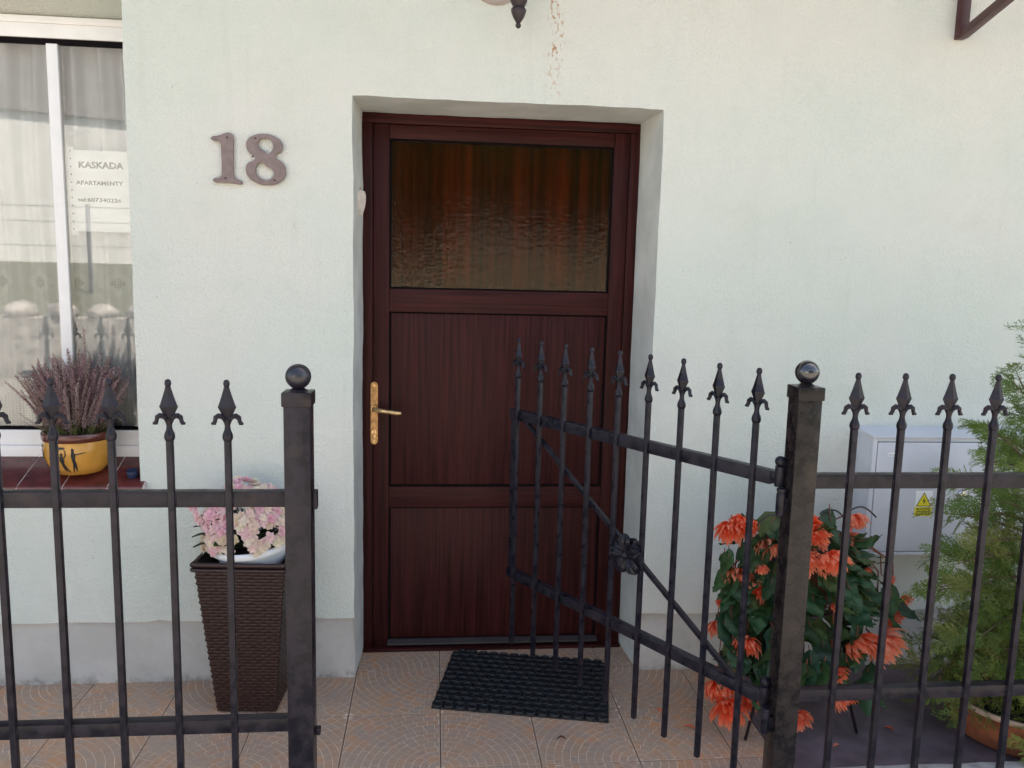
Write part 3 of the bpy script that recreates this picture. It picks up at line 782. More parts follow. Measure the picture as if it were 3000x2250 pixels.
right = panel('iron_fence', 'black iron fence panel before the grey cabinet, starting at a glossy ball-topped post', 'fence', YF,
              [1.0515, 1.1755, 1.2995, 1.4235, 1.547, 1.672, 1.796, 1.92, 2.044, 2.168], 0, 1.277, ((.980, 1.017), (.405, .438)), .9545, 2.6, MT['iron'], FIN)
rp = post_parts(right, .9235, 1.241, MT['iron_post'], MT['iron_ball'], True)
for zc in (.985, .395):
    m = MB(); m.lathe([(.010, zc-.075), (.012, zc-.070), (.012, zc-.02), (.0105, zc-.018), (.0105, zc-.015), (.012, zc-.013), (.012, zc-.006)], 14, (.877, -.004, 0)); m.box(.877, .894, -.012, .006, zc-.07, zc-.03, 0, .002)
    m.obj('hinge', MT['iron_gate'], right, angle=35)

gdir = Vector((-.535, .844, 0)).normalized()
gate = thing('iron_gate', 'black iron gate standing open, swung inwards towards the brown door', 'gate', (.885, -.91, 0), Euler((0, 0, math.atan2(gdir.y, gdir.x))))
GS = [.073+.1250*i for i in range(9)]
pm = picket_mesh(.130, 1.136, MT['iron_gate'], .0068)
for s in GS:
    p = link(pm, 'picket', gate, (s, .0115, 0)); link(FING, 'finial', p, (0, 0, 1.131))
for z0, z1 in ((.977, 1.014), (.379, .411)):
    m = MB(); m.box(.022, 1.122, -.018, .010, z0, z1, 0, .003); m.obj('rail', MT['iron_gate'], gate, angle=30)
m = MB(); m.box(1.094, 1.116, -.012, .004,   .4115, .9765, 0, .001); m.obj('stile', MT['iron_gate'], gate, angle=30)
m = MB(); m.tube([(.10, -.006, .407), (1.045, -.006, .978)], .0095, 4, phase=PI/4); m.obj('brace', MT['iron_gate'], gate)
for zc in (.998, .400):
    m = MB(); m.lathe([(.012, zc-.022), (.0125, zc-.02), (.0125, zc+.030), (.009, zc+.032)], 14, (.0, 0, 0)); m.ball((0, 0, zc+.043), .0145, 14); m.box(.004, .03, -.008, .008, zc-.016, zc+.016, 0, .002)
    m.obj('hinge_knuckle', MT['iron_gate'], gate, angle=40)
# wrought rosette on the brace
def petal_mesh():
    m = MB(); nu, nv = 10, 9
    prof = [.007, .008, .010, .014, .019, .0235, .026, .025, .018, .006]
    def P(u, v):
        a = (u/nu-.5)*2; L = v/nv
        x = a*prof[v]; groove = .0032*math.cos(a*PI*3.5)*(L > .15)
        return Vector((x, .016+.020*math.sin(L*2.2)-.010*L*L - .010*a*a*(1-L*.3) + groove, .006+.062*L - .004*a*a))
    m.grid(P, nu, nv, 0, True)
    m.grid(lambda u, v: P(u, v)-Vector((0, .004, 0)), nu, nv, 0, True, True)
    return m.mesh('petal', MT['iron_gate'], 60)
ro = MB(); ro.ball((0, .022, 0), .013, 12); ro.lathe([(.02, -.004), (.02, .012), (.012, .018)], 14, ax='y')
rose = ro.obj('rosette', MT['iron_gate'], gate, loc=(.500, .006, .648), angle=50)
PM = petal_mesh()
for k in range(5): put(PM, 'petal', Matrix.Rotation(R(8+72*k), 4, 'Y'), rose)
for k in range(5): put(PM, 'petal', Matrix.Translation(Vector((0, -.012, 0))) @ Matrix.Rotation(R(44+72*k), 4, 'Y') @ Matrix.Scale(.92, 4), rose)

# =================================================================== CABINET
cab = thing('electrical_cabinet', 'pale grey electrical cabinet on the wall behind the fence, half hidden by the conifer', 'cabinet', (1.588, 0, .50))
m = MB()
W, H, Dp = .66, .457, .125
m.box(0, W, -Dp+.02, -.001, 0, H-.012, 0, .004); m.prism([(-.001, H+.006), (-.001, H-.013), (-Dp-.006, H-.013), (-Dp-.006, H-.008)], -.006, W+.006, 0, Matrix(((0, 1, 0, 0), (1, 0, 0, 0), (0, 0, 1, 0), (0, 0, 0, 1))))
for a in ((0, .016, .0, H-.0135), (W-.016, W, 0, H-.0135), (.0165, W-.0165, H-.028, H-.0135), (.0165, W-.0165, 0, .012)):
    m.box(a[0], a[1], -Dp, -Dp+.0195, a[2], a[3], 0, .002)
m.obj('body', MT['cab'], cab, angle=30)
m = MB(); m.box(.019, W-.019, -Dp-.001, -Dp+.016, .015, H-.031, 0, .003); cd = m.obj('cabinet_door', MT['cab'], cab, angle=30)
m = MB(); m.lathe([(.012, -Dp-.010), (.016, -Dp-.006), (.017, -Dp-.001)], 16, (.36, 0, .235), ax='y'); m.obj('lock', simple('chrome_lock', (.7, .7, .72), .25, metal=.9), cd, angle=40)
m = MB(); m.box(.058, .100, -Dp-.0018, -Dp-.0012, .375, .388); m.box(.060, .098, -Dp-.0022, -Dp-.0017, .379, .381, 1); m.obj('label_plate', [MT['paper'], MT['ink']], cd)
m = MB()
sx0, sz0, sw, sh = .182, .186, .062, .056
yb = -Dp-.0012
m.box(sx0-.002, sx0+sw+.002, yb-.0005, yb, sz0-.001, sz0+sh+.004, 0)
def tri(cx, zb, w_, h_): return [(cx-w_/2, zb), (cx+w_/2, zb), (cx, zb+h_)]
cx = sx0+sw/2
m.prism(tri(cx, sz0+.001, .060, .053), yb-.0010, yb-.0006, 2); m.prism(tri(cx, sz0+.0035, .0515, .0455), yb-.0015, yb-.0011, 1)
m.prism([(cx+.003, sz0+.036), (cx-.007, sz0+.019), (cx+.001, sz0+.021), (cx-.003, sz0+.007), (cx+.008, sz0+.024), (cx, sz0+.022)], yb-.0020, yb-.0016, 2)
m.box(sx0-.002, sx0+sw+.002, yb-.0010, yb-.0004, sz0-.036, sz0-.0015, 1)
st = m.obj('warning_sticker', [MT['paper'], MT['yellow'], MT['black_print']], cd)
for i, tx in enumerate(('NIE DOTYKAĆ', 'URZĄDZENIE', 'ELEKTRYCZNE')):
    o = link(text_mesh(tx, .0088, .054, .0002), 'lettering', st, (cx, yb-.0013, sz0-.009-.0102*i), FACE); o.data.materials.append(MT['black_print'])

# =================================================================== DOORMAT
mat_root = MB()
MW, MHh = .612, .425
mat_root.box(-MW/2, MW/2, -MHh/2, MHh/2, 0, .0056, 0, .002)
pitch = .0408; rp_ = .0356; ny = 12
for j in range(ny):
    off = (j % 2)*pitch/2
    nx_ = 15
    for i in range(nx_):
        x = -MW/2+.0195+off+i*pitch; y = -MHh/2+.0195+j*rp_
        if x > MW/2-.018: continue
        z1 = .0135+random.uniform(-.0006, .0006)
        mat_root.lathe([(.0203, .0052), (.0200, z1-.001), (.0192, z1), (.0160, z1), (.0150, z1-.0012), (.0140, .0055)], 14, (x, y, 0), capt=False, capb=False)
dm = mat_root.obj('doormat', MT['rubber'], None, loc=(.347, -.078, .0006), rot=Euler((0, 0, R(-11.8))), angle=45)
tag(dm, 'black rubber honeycomb doormat lying askew on the tiles before the door', 'doormat')

# =================================================================== PLANTER WITH KALANCHOE
plr = thing('rattan_planter', 'tall tapered dark brown rattan planter standing left of the door', 'planter', (-.612, -.118, 0), Euler((0, 0, R(-4))))
bw, tw, PH = .098, .147, .548
core = MB()
def ring_(h, t): return [(-h, -h, t), (h, -h, t), (h, h, t), (-h, h, t)]
core.add(ring_(bw-.004, .004)+ring_(tw-.004, PH-.006), [(0, 1, 5, 4), (1, 2, 6, 5), (2, 3, 7, 6), (3, 0, 4, 7), (3, 2, 1, 0)])
core.add(ring_(tw-.014, PH-.006)+ring_(tw-.05, PH-.20), [(4, 5, 1, 0), (5, 6, 2, 1), (6, 7, 3, 2), (7, 4, 0, 3), (4, 7, 6, 5)])
core.obj('liner', simple('dark_liner', (.022, .010, .008), .7), plr)
wv = MB(); NR, NC = 46, 7
for side in range(4):
    Rm = Matrix.Rotation(side*PI/2, 4, 'Z')
    for r_ in range(NR):
        z0 = .006+(PH-.03)*r_/NR; z1 = .006+(PH-.03)*(r_+1)/NR
        for c_ in range(-1, NC+1):
            u0 = (c_+(.5 if r_ % 2 else 0))/NC; u1 = u0+1/NC
            u0, u1 = max(0, u0), min(1, u1)
            if u1-u0 < .02: continue
            def P(u, v):
                a = u/4; t = v/2; z = z0+(z1-z0)*(.04+.92*t); hw = bw+(tw-bw)*z/PH
                uu = u0+(u1-u0)*(.02+.96*a)
                bulge = .0042*math.sin(PI*min(1, max(0, (uu*NC-(.5 if r_ % 2 else 0)) % 1)))*math.sin(PI*(.15+.7*t))
                jit = .0007*math.sin(r_*7.3+c_*3.1+side)
                return Rm @ Vector(((uu*2-1)*hw, -hw-bulge+.001-jit, z+jit*.8))
            wv.grid(P, 4, 2, 0, True)
stuff(wv.obj('weave', MT['rattan'], plr))
rm_ = MB()
for side in range(4):
    a = Vector((-tw-.002, -tw-.002, PH-.012)); b_ = Vector((tw+.002, -tw-.002, PH-.012)); Rm = Matrix.Rotation(side*PI/2, 4, 'Z')
    for q, rr in ((0, .0085), (1, .0065)):
        n = 14
        rm_.tube([Rm @ (a.lerp(b_, i/n) + Vector((0, -.002*q+.0008*math.sin(i*2.1), -.013*q + (0.004 if q == 0 else 0)))) for i in range(n+1)], rr, 8)
rm_.obj('rim', MT['rattan'], plr)
BW = Vector((-.604, -.128, PH+.006))
bo = MB(); bo.lathe([(.080, -.085), (.105, -.05), (.122, -.006), (.1265, .012), (.140, .014), (.1425, .019), (.142, .032), (.138, .035), (.130, .033), (.128, .020), (.122, .006)], 40, (0, 0, 0), capt=False)
bowl = bo.obj('flower_bowl', MT['bowl'], None, loc=BW, angle=40); bowl.rotation_euler = (R(5), R(-5), 0)
tag(bowl, 'white plastic bowl set into the top of the rattan planter', 'bowl')
so = MB(); so.lathe([(.126, .010), (.09, .016), (.04, .018), (1e-5, .018)], 24); so.obj('soil', MT['soil'], bowl)
kal = thing('kalanchoe', 'pale pink and cream flowering plant in the white bowl', 'plant', BW + Vector((0, 0, .012)))
def floret_mesh(seed, mat):
    rnd = random.Random(seed); m = MB()
    for ring, (n, L, el) in enumerate(((6, .0078, .15), (5, .0062, .65), (4, .0042, 1.1))):
        for k in range(n):
            a = 2*PI*k/n+ring*.5+rnd.uniform(-.2, .2); e = el+rnd.uniform(-.15, .15); l = L*rnd.uniform(.85, 1.15)
            d_ = Vector((math.cos(a)*math.cos(e), math.sin(a)*math.cos(e), math.sin(e))); s_ = Vector((-math.sin(a), math.cos(a), 0))
            u_ = d_.cross(s_)*-1
            m.add([Vector((0, 0, .001*ring)), d_*l*.6+s_*l*.40, d_*l+s_*l*.16+u_*l*.10, d_*l-s_*l*.16+u_*l*.10, d_*l*.6-s_*l*.40], [(0, 1, 2, 3, 4)], 0, True)
    return m.mesh('floret', mat)
FL = [[floret_mesh(s, MT[mn]) for s in range(3)] for mn in ('kal_pink', 'kal_cream')]
rnd = random.Random(5)
nfl = 0
stm = MB()
GA = 2.39996; NT_ = 560
for i in range(NT_):
    u = 1-1.25*(i+.5)/NT_; a = i*GA; q = math.sqrt(max(0, 1-u*u))
    n_ = Vector((q*math.cos(a), q*math.sin(a), u))
    if n_.y > .28 or nfl >= 300: continue
    lump = noise.noise(Vector((n_.x*2.6+4, n_.y*2.6, n_.z*2.6)))
    r_ = 1+.16*lump
    p = Vector((n_.x*.166*r_ - .010*(n_.z > 0), n_.y*.135*r_-.01, .045+n_.z*.150*r_ + (.03*math.exp(-((n_.x+.1)/.3)**2) if n_.z > .6 else 0)))
    # dark leafy gap low in the middle, and the tuft that overhangs on the left
    if n_.z < .12 and -.30 < n_.x < .12: continue
    if n_.z < -.05 and n_.x > .4: continue
    if lump < -.34: continue
    p += Vector((rnd.uniform(-.006, .006), rnd.uniform(-.006, .006), rnd.uniform(-.006, .006)))
    cream = rnd.random() < (.15 if p.x < -.03 else .5) or (p.z < .07 and rnd.random() < .8)
    put(FL[1 if cream else 0][rnd.randrange(3)], 'floret', aim(p, n_+Vector((rnd.uniform(-.3, .3), -.35+rnd.uniform(-.3, .3), .2)), rnd.uniform(0, 6), rnd.uniform(1.9, 2.6)), kal); nfl += 1
    if i % 6 == 0: stm.tube([(p.x*.25, p.y*.25, .0), (p.x*.6, p.y*.6, p.z*.5), (p.x*.93, p.y*.93, p.z*.95)], [.003, .0025, .0018], 5)
for p in ((-.175, -.05, .125), (-.190, -.04, .14), (-.165, -.07, .11), (-.18, -.03, .155), (-.16, -.085, .13), (-.196, -.05, .155), (-.15, -.09, .105), (-.172, -.06, .145)):
    if nfl < 308: put(FL[0][nfl % 3], 'floret', aim(Vector(p), (-.6, -.8, .3), nfl, 1.8), kal); nfl += 1
stm.obj('stem', MT['kal_leaf'], kal)
def fat_leaf(L, W_):
    m = MB(); nu, nv = 4, 8
    def P(u, v):
        a = (u/nu-.5)*2; t = v/nv; wd = W_*math.sin(PI*min(.97, t*.92+.06))**.7*(1+.06*math.sin(v*2.6))
        return Vector((a*wd/2, -.10*L*(t-.5)**2*2+.12*abs(a)*wd, t*L))
    m.grid(P, nu, nv, 0, True); m.grid(lambda u, v: P(u, v)-Vector((0, .003*(1-abs((u/nu-.5)*2)), 0)), nu, nv, 0, True, True); return m.mesh('leaf', MT['kal_leaf'])
KL = fat_leaf(.085, .048)
for i in range(26):
    a = rnd.uniform(0, 2*PI) if i > 12 else PI*1.0+i*.26
    rr = rnd.uniform(.03, .085)
    put(KL, 'leaf', aim(Vector((rr*math.cos(a), rr*math.sin(a), rnd.uniform(.015, .10))), (math.cos(a), math.sin(a), rnd.uniform(-.1, .7)), rnd.uniform(-.5, .5), rnd.uniform(.8, 1.15)), kal)
for p, d_ in (((-.10, -.06, .085), (-1, -.3, .1)), ((-.11, -.05, .06), (-1, -.25, -.1)), ((-.105, -.06, .035), (-1, -.4, -.15))):
    put(KL, 'leaf', aim(Vector(p), d_, .3, .9), kal)

# =================================================================== HEATHER ON THE SILL
HP = Vector((-1.237, .058, .775))
po = MB()
po.lathe([(.068, .0), (.080, .004), (.098, .030), (.110, .065), (.113, .098), (.110, .120)], 40, mi=0, capt=False)
po.lathe([(.1105, .119), (.1145, .123), (.1160, .134), (.1155, .143), (.1125, .148), (.106, .147), (.1035, .140), (.100, .10)], 40, mi=1, capt=False, capb=False)
pot = po.obj('ceramic_pot', [MT['ochre'], MT['pot_band']], None, loc=HP, angle=50)
tag(pot, 'round ochre glazed pot painted with black dancing figures on the window sill', 'pot')
s = MB(); s.lathe([(.104, .128), (.05, .134), (1e-5, .135)], 24); s.obj('soil', MT['soil'], pot)
# painted figures lie on the glaze
def on_pot(a, z):
    prof = [(.068, 0), (.080, .004), (.098, .030), (.110, .065), (.113, .098), (.110, .120)]
    for (r0, z0), (r1, z1) in zip(prof, prof[1:]):
        if z0 <= z <= z1: r_ = r0+(r1-r0)*(z-z0)/(z1-z0); break
    else: r_ = .11
    return Vector(((r_+.0012)*math.cos(a), (r_+.0012)*math.sin(a), z))
def figure(mb, a0, kind):
    def stroke(pts, wd):
        n = len(pts); vs = []
        fine = []
        for i in range(n-1):
            for q in range(4): 
                t = q/4; fine.append((pts[i][0]+(pts[i+1][0]-pts[i][0])*t, pts[i][1]+(pts[i+1][1]-pts[i][1])*t, wd[i]+(wd[i+1]-wd[i])*t))
        fine.append((*pts[-1], wd[-1]))
        for i, (x, z, w_) in enumerate(fine):
            x2, z2, _ = fine[min(i+1, len(fine)-1)]; x1, z1, _ = fine[max(i-1, 0)]
            l_ = math.hypot(x2-x1, z2-z1) or 1; nx_, nz_ = -(z2-z1)/l_*w_/2, (x2-x1)/l_*w_/2
            for sg in (1, -1):
                vs.append(on_pot(a0+(x+sg*nx_)/.112, .012+z+sg*nz_))
        mb.add(vs, [(2*i, 2*i+1, 2*i+3, 2*i+2) for i in range(len(fine)-1)] , 0)
    if kind == 0:   # arms raised round a drum
        stroke([(0, .064), (0, .070), (0, .076)], [.004, .009, .004])
        stroke([(0, .066), (0, .050), (.001, .038), (.004, .026)], [.006, .017, .010, .012])
        stroke([(.003, .030), (.004, .018), (.010, .004)], [.008, .006, .002]); stroke([(.005, .030), (.013, .016), (.022, .002)], [.008, .006, .002])
        stroke([(-.007, .057), (-.013, .068), (-.012, .080), (-.007, .090)], [.004, .004, .003, .002]); stroke([(.007, .057), (.013, .068), (.013, .080), (.009, .090)], [.004, .004, .003, .002])
        stroke([(-.011, .094), (0, .0915), (.012, .094)], [.004, .009, .004])
    elif kind == 1:
        stroke([(-.002, .080), (-.002, .086), (-.004, .092)], [.006, .010, .003])
        stroke([(-.002, .082), (-.001, .066), (0, .048), (.003, .034)], [.007, .014, .010, .012])
        stroke([(.001, .036), (-.002, .018), (-.003, .002)], [.008, .006, .002]); stroke([(.004, .036), (.008, .018), (.008, .006)], [.008, .006, .002])
        stroke([(.002, .070), (.014, .071), (.028, .074), (.040, .075)], [.005, .004, .003, .001])
    else:
        stroke([(0, .066), (.002, .076), (.004, .084)], [.004, .010, .004])
        stroke([(0, .068), (-.001, .050), (.003, .036)], [.008, .013, .011]); stroke([(.003, .038), (.010, .020), (.016, .004)], [.009, .006, .002]); stroke([(.001, .036), (-.004, .018), (-.006, .004)], [.008, .006, .002])
        stroke([(-.004, .060), (-.010, .052), (-.006, .040)], [.004, .003, .002])
for a_, k_ in ((-PI/2-.10, 0), (-PI/2+.24, 1), (-PI/2-.46, 2), (-PI/2-.98, 0), (-PI/2-1.35, 1), (PI/2, 0), (PI/2+.6, 1), (.2, 2)):
    fg = MB(); figure(fg, a_, k_); fg.obj('painted_figure', MT['black_print'], pot)
hea = thing('heather', 'faded mauve heather growing in the ochre pot', 'plant', HP + Vector((0, 0, .13)))
def sprig_mesh(seed, L, green=False):
    rnd = random.Random(seed); m = MB()
    bend = Vector((rnd.uniform(-.02, .02), rnd.uniform(-.02, .02), 0))
    def C(t): return Vector((0, 0, t*L)) + bend*t*t
    m.tube([C(t/6) for t in range(7)], [.0014*(1-t/8) for t in range(7)], 4, 1)
    n = int(L/.0026)
    for i in range(n):
        t = .12+.86*i/n; a = i*2.4+rnd.uniform(-.4, .4); rr = (.0092 if not green else .010)*(1.05-.75*t)*rnd.uniform(.8, 1.2)+.0010
        d_ = Vector((math.cos(a), math.sin(a), rnd.uniform(.25, .9))).normalized(); p = C(t); s_ = d_.cross(Vector((0, 0, 1))).normalized()
        w_ = .0030 if not green else .0016
        tip = p+d_*rr*1.25
        m.add([p, p+d_*rr*.6+s_*w_, tip, p+d_*rr*.6-s_*w_, p+d_*rr*.55+d_.cross(s_)*w_], [(0, 1, 2, 4), (0, 4, 2, 3)], 0)
    return m.mesh('sprig', [MT['heather_green'] if green else MT['heather'], MT['twig']])
SP = [sprig_mesh(s, .20) for s in range(5)]; SG = [sprig_mesh(20+s, .085, True) for s in range(2)]
rnd = random.Random(11)
for i in range(250):
    a = rnd.uniform(0, 2*PI); rr = math.sqrt(rnd.random())
    base = Vector((.085*rr*math.cos(a), .070*rr*math.sin(a), rnd.uniform(0, .05)))
    out = Vector((math.cos(a)*rr*.52, math.sin(a)*rr*.40, 1.0)) + Vector((rnd.uniform(-.14, .14), rnd.uniform(-.14, .14), 0))
    s_ = (1.32-.36*rr)*rnd.uniform(.78, 1.14)
    if base.y > .02 and out.y > .1: out.y *= .3
    put(SP[i % 5], 'sprig', aim(base, out, rnd.uniform(0, 6), s_), hea)
for d_, b_, s_ in (((.16, -.05, 1), (.02, -.01, .08), 1.5), ((-.62, -.2, 1), (-.07, -.03, .0), .95), ((-.75, -.3, .55), (-.075, -.03, .01), .62), ((-.8, -.3, .3), (-.08, -.03, .02), .45), ((-.5, -.1, 1), (-.05, 0, .04), 1.1), ((.5, -.1, 1), (.05, 0, .04), 1.05)):
    put(SP[0], 'sprig', aim(Vector(b_), d_, 1.0, s_), hea)
for i in range(60):
    a = rnd.uniform(0, 2*PI); rr = rnd.uniform(.02, .1); a = a if i % 3 else rnd.uniform(-1.7, -.2)
    put(SG[i % 2], 'sprig', aim(Vector((rr*math.cos(a), rr*math.sin(a)*.9, .0)), (math.cos(a)*.6, math.sin(a)*.6-.2, .8), rnd.uniform(0, 6), rnd.uniform(.6, 1.1)), hea)
m = MB()
for i in range(9): m.tube([(.004*math.cos(i), .004*math.sin(i), -.02), (.02*math.cos(i*2.4), -.02+.02*math.sin(i*2.4), .03), (.05*math.cos(i*2.4), -.01+.04*math.sin(i*2.4), .09)], [.003, .0025, .0015], 5)
m.tube([(.005, -.085, .0), (.012, -.07, .03), (.03, -.06, .05), (.045, -.05, .085)], [.0045, .004, .003, .002], 6)
m.obj('stem', MT['twig'], hea)
bc = MB(); bc.lathe([(.017, 0), (.0185, .002), (.0185, .022), (.0170, .0245)], 18); 
tag(bc.obj('bottle_cap', MT['blue'], None, loc=(-1.047, .026, .7635), rot=Euler((R(21), 0, 0)), angle=40), 'small dark blue cap lying on the sill beside the wall edge', 'cap')

# =================================================================== BEGONIA ON ITS STAND
BC = Vector((1.235, -.36, 0))
stand = thing('plant_stand', 'black wire plant stand with splayed legs carrying the coral begonia', 'plant stand', BC)
for ax_, ay_ in ((.189, -.095), (-.205, -.115), (.15, .225), (-.03, .25)):
    m = MB(); t0 = Vector((ax_*.42, ay_*.42, .40)); t1 = Vector((ax_, ay_, .004))
    m.tube([Vector((ax_*.62, ay_*.62, .62)), t0.lerp(Vector((ax_*.5, ay_*.5, .45)), .5), t0.lerp(t1, .5)+Vector((ax_*.02, ay_*.02, 0)), t1], .0055, 8); m.obj('leg', MT['lamp_iron'], stand)
for z, rr in ((.42, .11), (.60, .15)):
    m = MB(); m.tube([(rr*math.cos(2*PI*i/24), rr*math.sin(2*PI*i/24), z) for i in range(25)], .005, 6); m.obj('hoop', MT['lamp_iron'], stand)
for x0, x1, z in ((.0, .10, .735), (.085, .20, .745), (-.10, -.2, .72), (-.02, -.11, .73)):
    m = MB(); m.tube([(x0+(x1-x0)*i/12, -.08, z+.035*math.sin(PI*i/12)) for i in range(13)], .0028, 6); m.obj('scroll', MT['lamp_iron'], stand)
m = MB(); m.lathe([(.085, .43), (.10, .45), (.13, .60), (.135, .605), (.125, .60), (.10, .56)], 24, capt=False); 
bp_ = m.obj('begonia_pot', simple('brown_plastic_pot', (.07, .025, .015), .5), None, loc=BC, angle=40); tag(bp_, 'brown flower pot almost hidden under the coral begonia', 'pot')
m = MB(); m.lathe([(.10, .575), (1e-5, .58)], 20); m.obj('soil', MT['soil'], bp_)
beg = thing('begonia', 'trailing begonia with coral double flowers behind the gate hinge post', 'plant', BC + Vector((0, 0, .58)))
B0 = BC + Vector((0, 0, .58))
def beg_leaf(seed):
    rnd = random.Random(seed); m = MB(); nu, nv = 8, 12; L, W_ = .094, .068
    asym = rnd.uniform(.75, 1.3); curl = rnd.uniform(.3, .9)
    def P(u, v):
        a = (u/nu-.5)*2; t = v/nv
        wd = W_*(math.sin(PI*t**.72)**.85)*(1-.25*t)
        side = wd/2*(asym if a > 0 else 1/asym)
        edge = 1+.07*math.sin(v*2.9+u)*(abs(a) > .9)
        back = -.02*(1-t)*abs(a)*1.6 if t < .3 else 0
        z = t*L+back; y = -curl*.45*L*t*t + .30*abs(a)*side - .0032*math.sin(v*1.9+seed)*abs(a) + .004*math.sin(v*.9+a*2)
        return Vector((a*side*edge, y, z))
    m.grid(P, nu, nv, 0, True); 
    m.tube([(0, .0, -.045), (0, .001, -.02), (0, 0, 0), (0, -.001, .02)], [.0018, .0018, .0016, .0008], 5, 1)
    return m.mesh('leaf', [MT['beg_leaf'], MT['beg_stem']])
BL = [beg_leaf(s) for s in range(6)]
def beg_flower(seed):
    """double pendulous bloom: narrow pointed petals in layers, hanging along -Z of the mesh's +Z axis"""
    rnd = random.Random(seed); m = MB()
    for ring, (n, L, op) in enumerate(((13, .050, 1.80), (14, .051, 1.45), (13, .048, 1.10), (11, .042, .75), (8, .034, .4))):
        for k in range(n):
            a = 2*PI*(k+.5*(ring % 2))/n+rnd.uniform(-.25, .25); o_ = op+rnd.uniform(-.2, .2); l = L*rnd.uniform(.8, 1.15); w_ = l*rnd.uniform(.22, .34)
            rad = Vector((math.cos(a), math.sin(a), 0)); s_ = Vector((-math.sin(a), math.cos(a), 0)); rows_ = []
            for v in range(6):
                t = v/5; ang = o_*(1-.45*t)
                c = rad*(.004+l*t*math.sin(ang)) + Vector((0, 0, l*t*math.cos(ang)))
                hw = w_/2*(math.sin(PI*(.12+.80*t))**.8)*(1 if v < 5 else .25)
                nrm = rad*math.cos(ang)-Vector((0, 0, math.sin(ang)))
                rows_.append((c-s_*hw+nrm*hw*.35, c, c+s_*hw+nrm*hw*.35))
            m.add([p for r_ in rows_ for p in r_], [(3*i+j, 3*i+j+1, 3*i+j+4, 3*i+j+3) for i in range(5) for j in range(2)], 0, True)
    m.tube([(0, 0, -.035), (0.002, 0, -.015), (0, 0, .004)], [.002, .0022, .0035], 6, 1)
    return m.mesh('flower', [MT['beg_petal'], MT['beg_stem']])
BF = [beg_flower(s) for s in range(4)]
flowers = [(.969,-.40,.676,1.0),(1.003,-.41,.700,.9),(1.079,-.45,.638,.9),(.987,-.42,.527,1.0),(1.034,-.45,.495,.95),(.940,-.42,.352,.9),(1.003,-.50,.330,.9),(.945,-.45,.150,1.05),(.969,-.48,.092,1.1),(1.045,-.42,.095,.9),(.985,-.40,.185,.9),(1.184,-.50,.731,.8),(1.199,-.52,.700,.85),(1.393,-.40,.705,.85),(1.388,-.40,.640,.75),(1.165,-.54,.622,.9),(1.244,-.55,.620,1.05),(1.622,-.35,.405,.7),(1.575,-.38,.355,.95),(1.401,-.50,.312,1.2),(1.504,-.48,.305,1.3),(1.325,-.50,.230,.7),(1.353,-.50,.140,.95),(1.562,-.35,.485,.5),(1.05,-.47,.58,.4),(1.32,-.42,.66,.42),(1.28,-.53,.48,.4),(.95,-.40,.44,.4),(1.45,-.44,.42,.4),(1.15,-.5,.20,.4),(1.42,-.45,.56,.38),(1.00,-.46,.24,.45),(1.200,-.50,.075,.8),(1.30,-.35,.69,.7)]
rnd = random.Random(3)
stem = MB()
for i, (x, y, z, s_) in enumerate(flowers):
    p = Vector((x, y, z)) - B0
    side = Vector((p.x, p.y, 0)); side = side.normalized() if side.length > .01 else Vector((0, -1, 0))
    d_ = side*rnd.uniform(.1, .8)+Vector((0, -.75, -rnd.uniform(.35, .9)))
    s_ *= 1.22; M = aim(p-Vector(d_).normalized()*.028*s_, d_, rnd.uniform(0, 6), s_); put(BF[i % 4], 'flower', M, beg)
    q = M @ Vector((0, 0, -.035))
    arch = Vector((q.x*.55, q.y*.55, max(q.z*.3, 0)+.07))
    stem.tube([Vector((q.x*.12, q.y*.12, 0)), arch, Vector((q.x*.97, q.y*.97, (q.z+arch.z)*.5)), q], [.0040, .0034, .0028, .002], 6)
stem.obj('stem', MT['beg_stem'], beg)
nl = 0
def add_leaf(p, d_, s_):
    put(BL[rnd.randrange(6)], 'leaf', aim(p, d_, rnd.uniform(-.7, .7)+PI, s_), beg)
for i in range(145):
    u = rnd.uniform(-1, 1); a = rnd.uniform(0, 2*PI); 
    if math.sin(a) > .2 and rnd.random() < .6: a = -a
    hz = .17*u; rr = math.sqrt(max(0, 1-u*u*.75))
    base = Vector((.205*rr*math.cos(a), .165*rr*math.sin(a), -.055+hz*1.25))
    base *= rnd.uniform(.72, 1.05)
    d_ = Vector((math.cos(a)*.55, math.sin(a)*.55-.2, -rnd.uniform(.25, 1.1)+(.5 if u > .6 else 0)))
    add_leaf(base, d_, rnd.uniform(.7, 1.15))
for cx, cy, cz, n in ((.985, -.41, .45, 10), (1.0, -.44, .30, 12), (.98, -.42, .58, 8), (1.52, -.37, .45, 5), (1.36, -.46, .33, 9), (1.40, -.46, .22, 5), (1.10, -.48, .33, 11), (1.30, -.42, .70, 5), (1.06, -.46, .22, 6), (1.2, -.5, .30, 6)):
    for k in range(n):
        p = Vector((cx+rnd.uniform(-.045, .045), cy+rnd.uniform(-.04, .04), cz+rnd.uniform(-.06, .06))) - B0
        add_leaf(p, (rnd.uniform(-.5, .5), rnd.uniform(-.7, .1), -rnd.uniform(.5, 1)), rnd.uniform(.7, 1.1))

# =================================================================== CONIFER IN TERRACOTTA POT
TP = Vector((1.985, -.46, .001))
t = MB(); t.lathe([(.185, 0), (.195, .004), (.205, .03), (.222, .112), (.224, .116), (.236, .120)], 56, mi=0, capt=False)
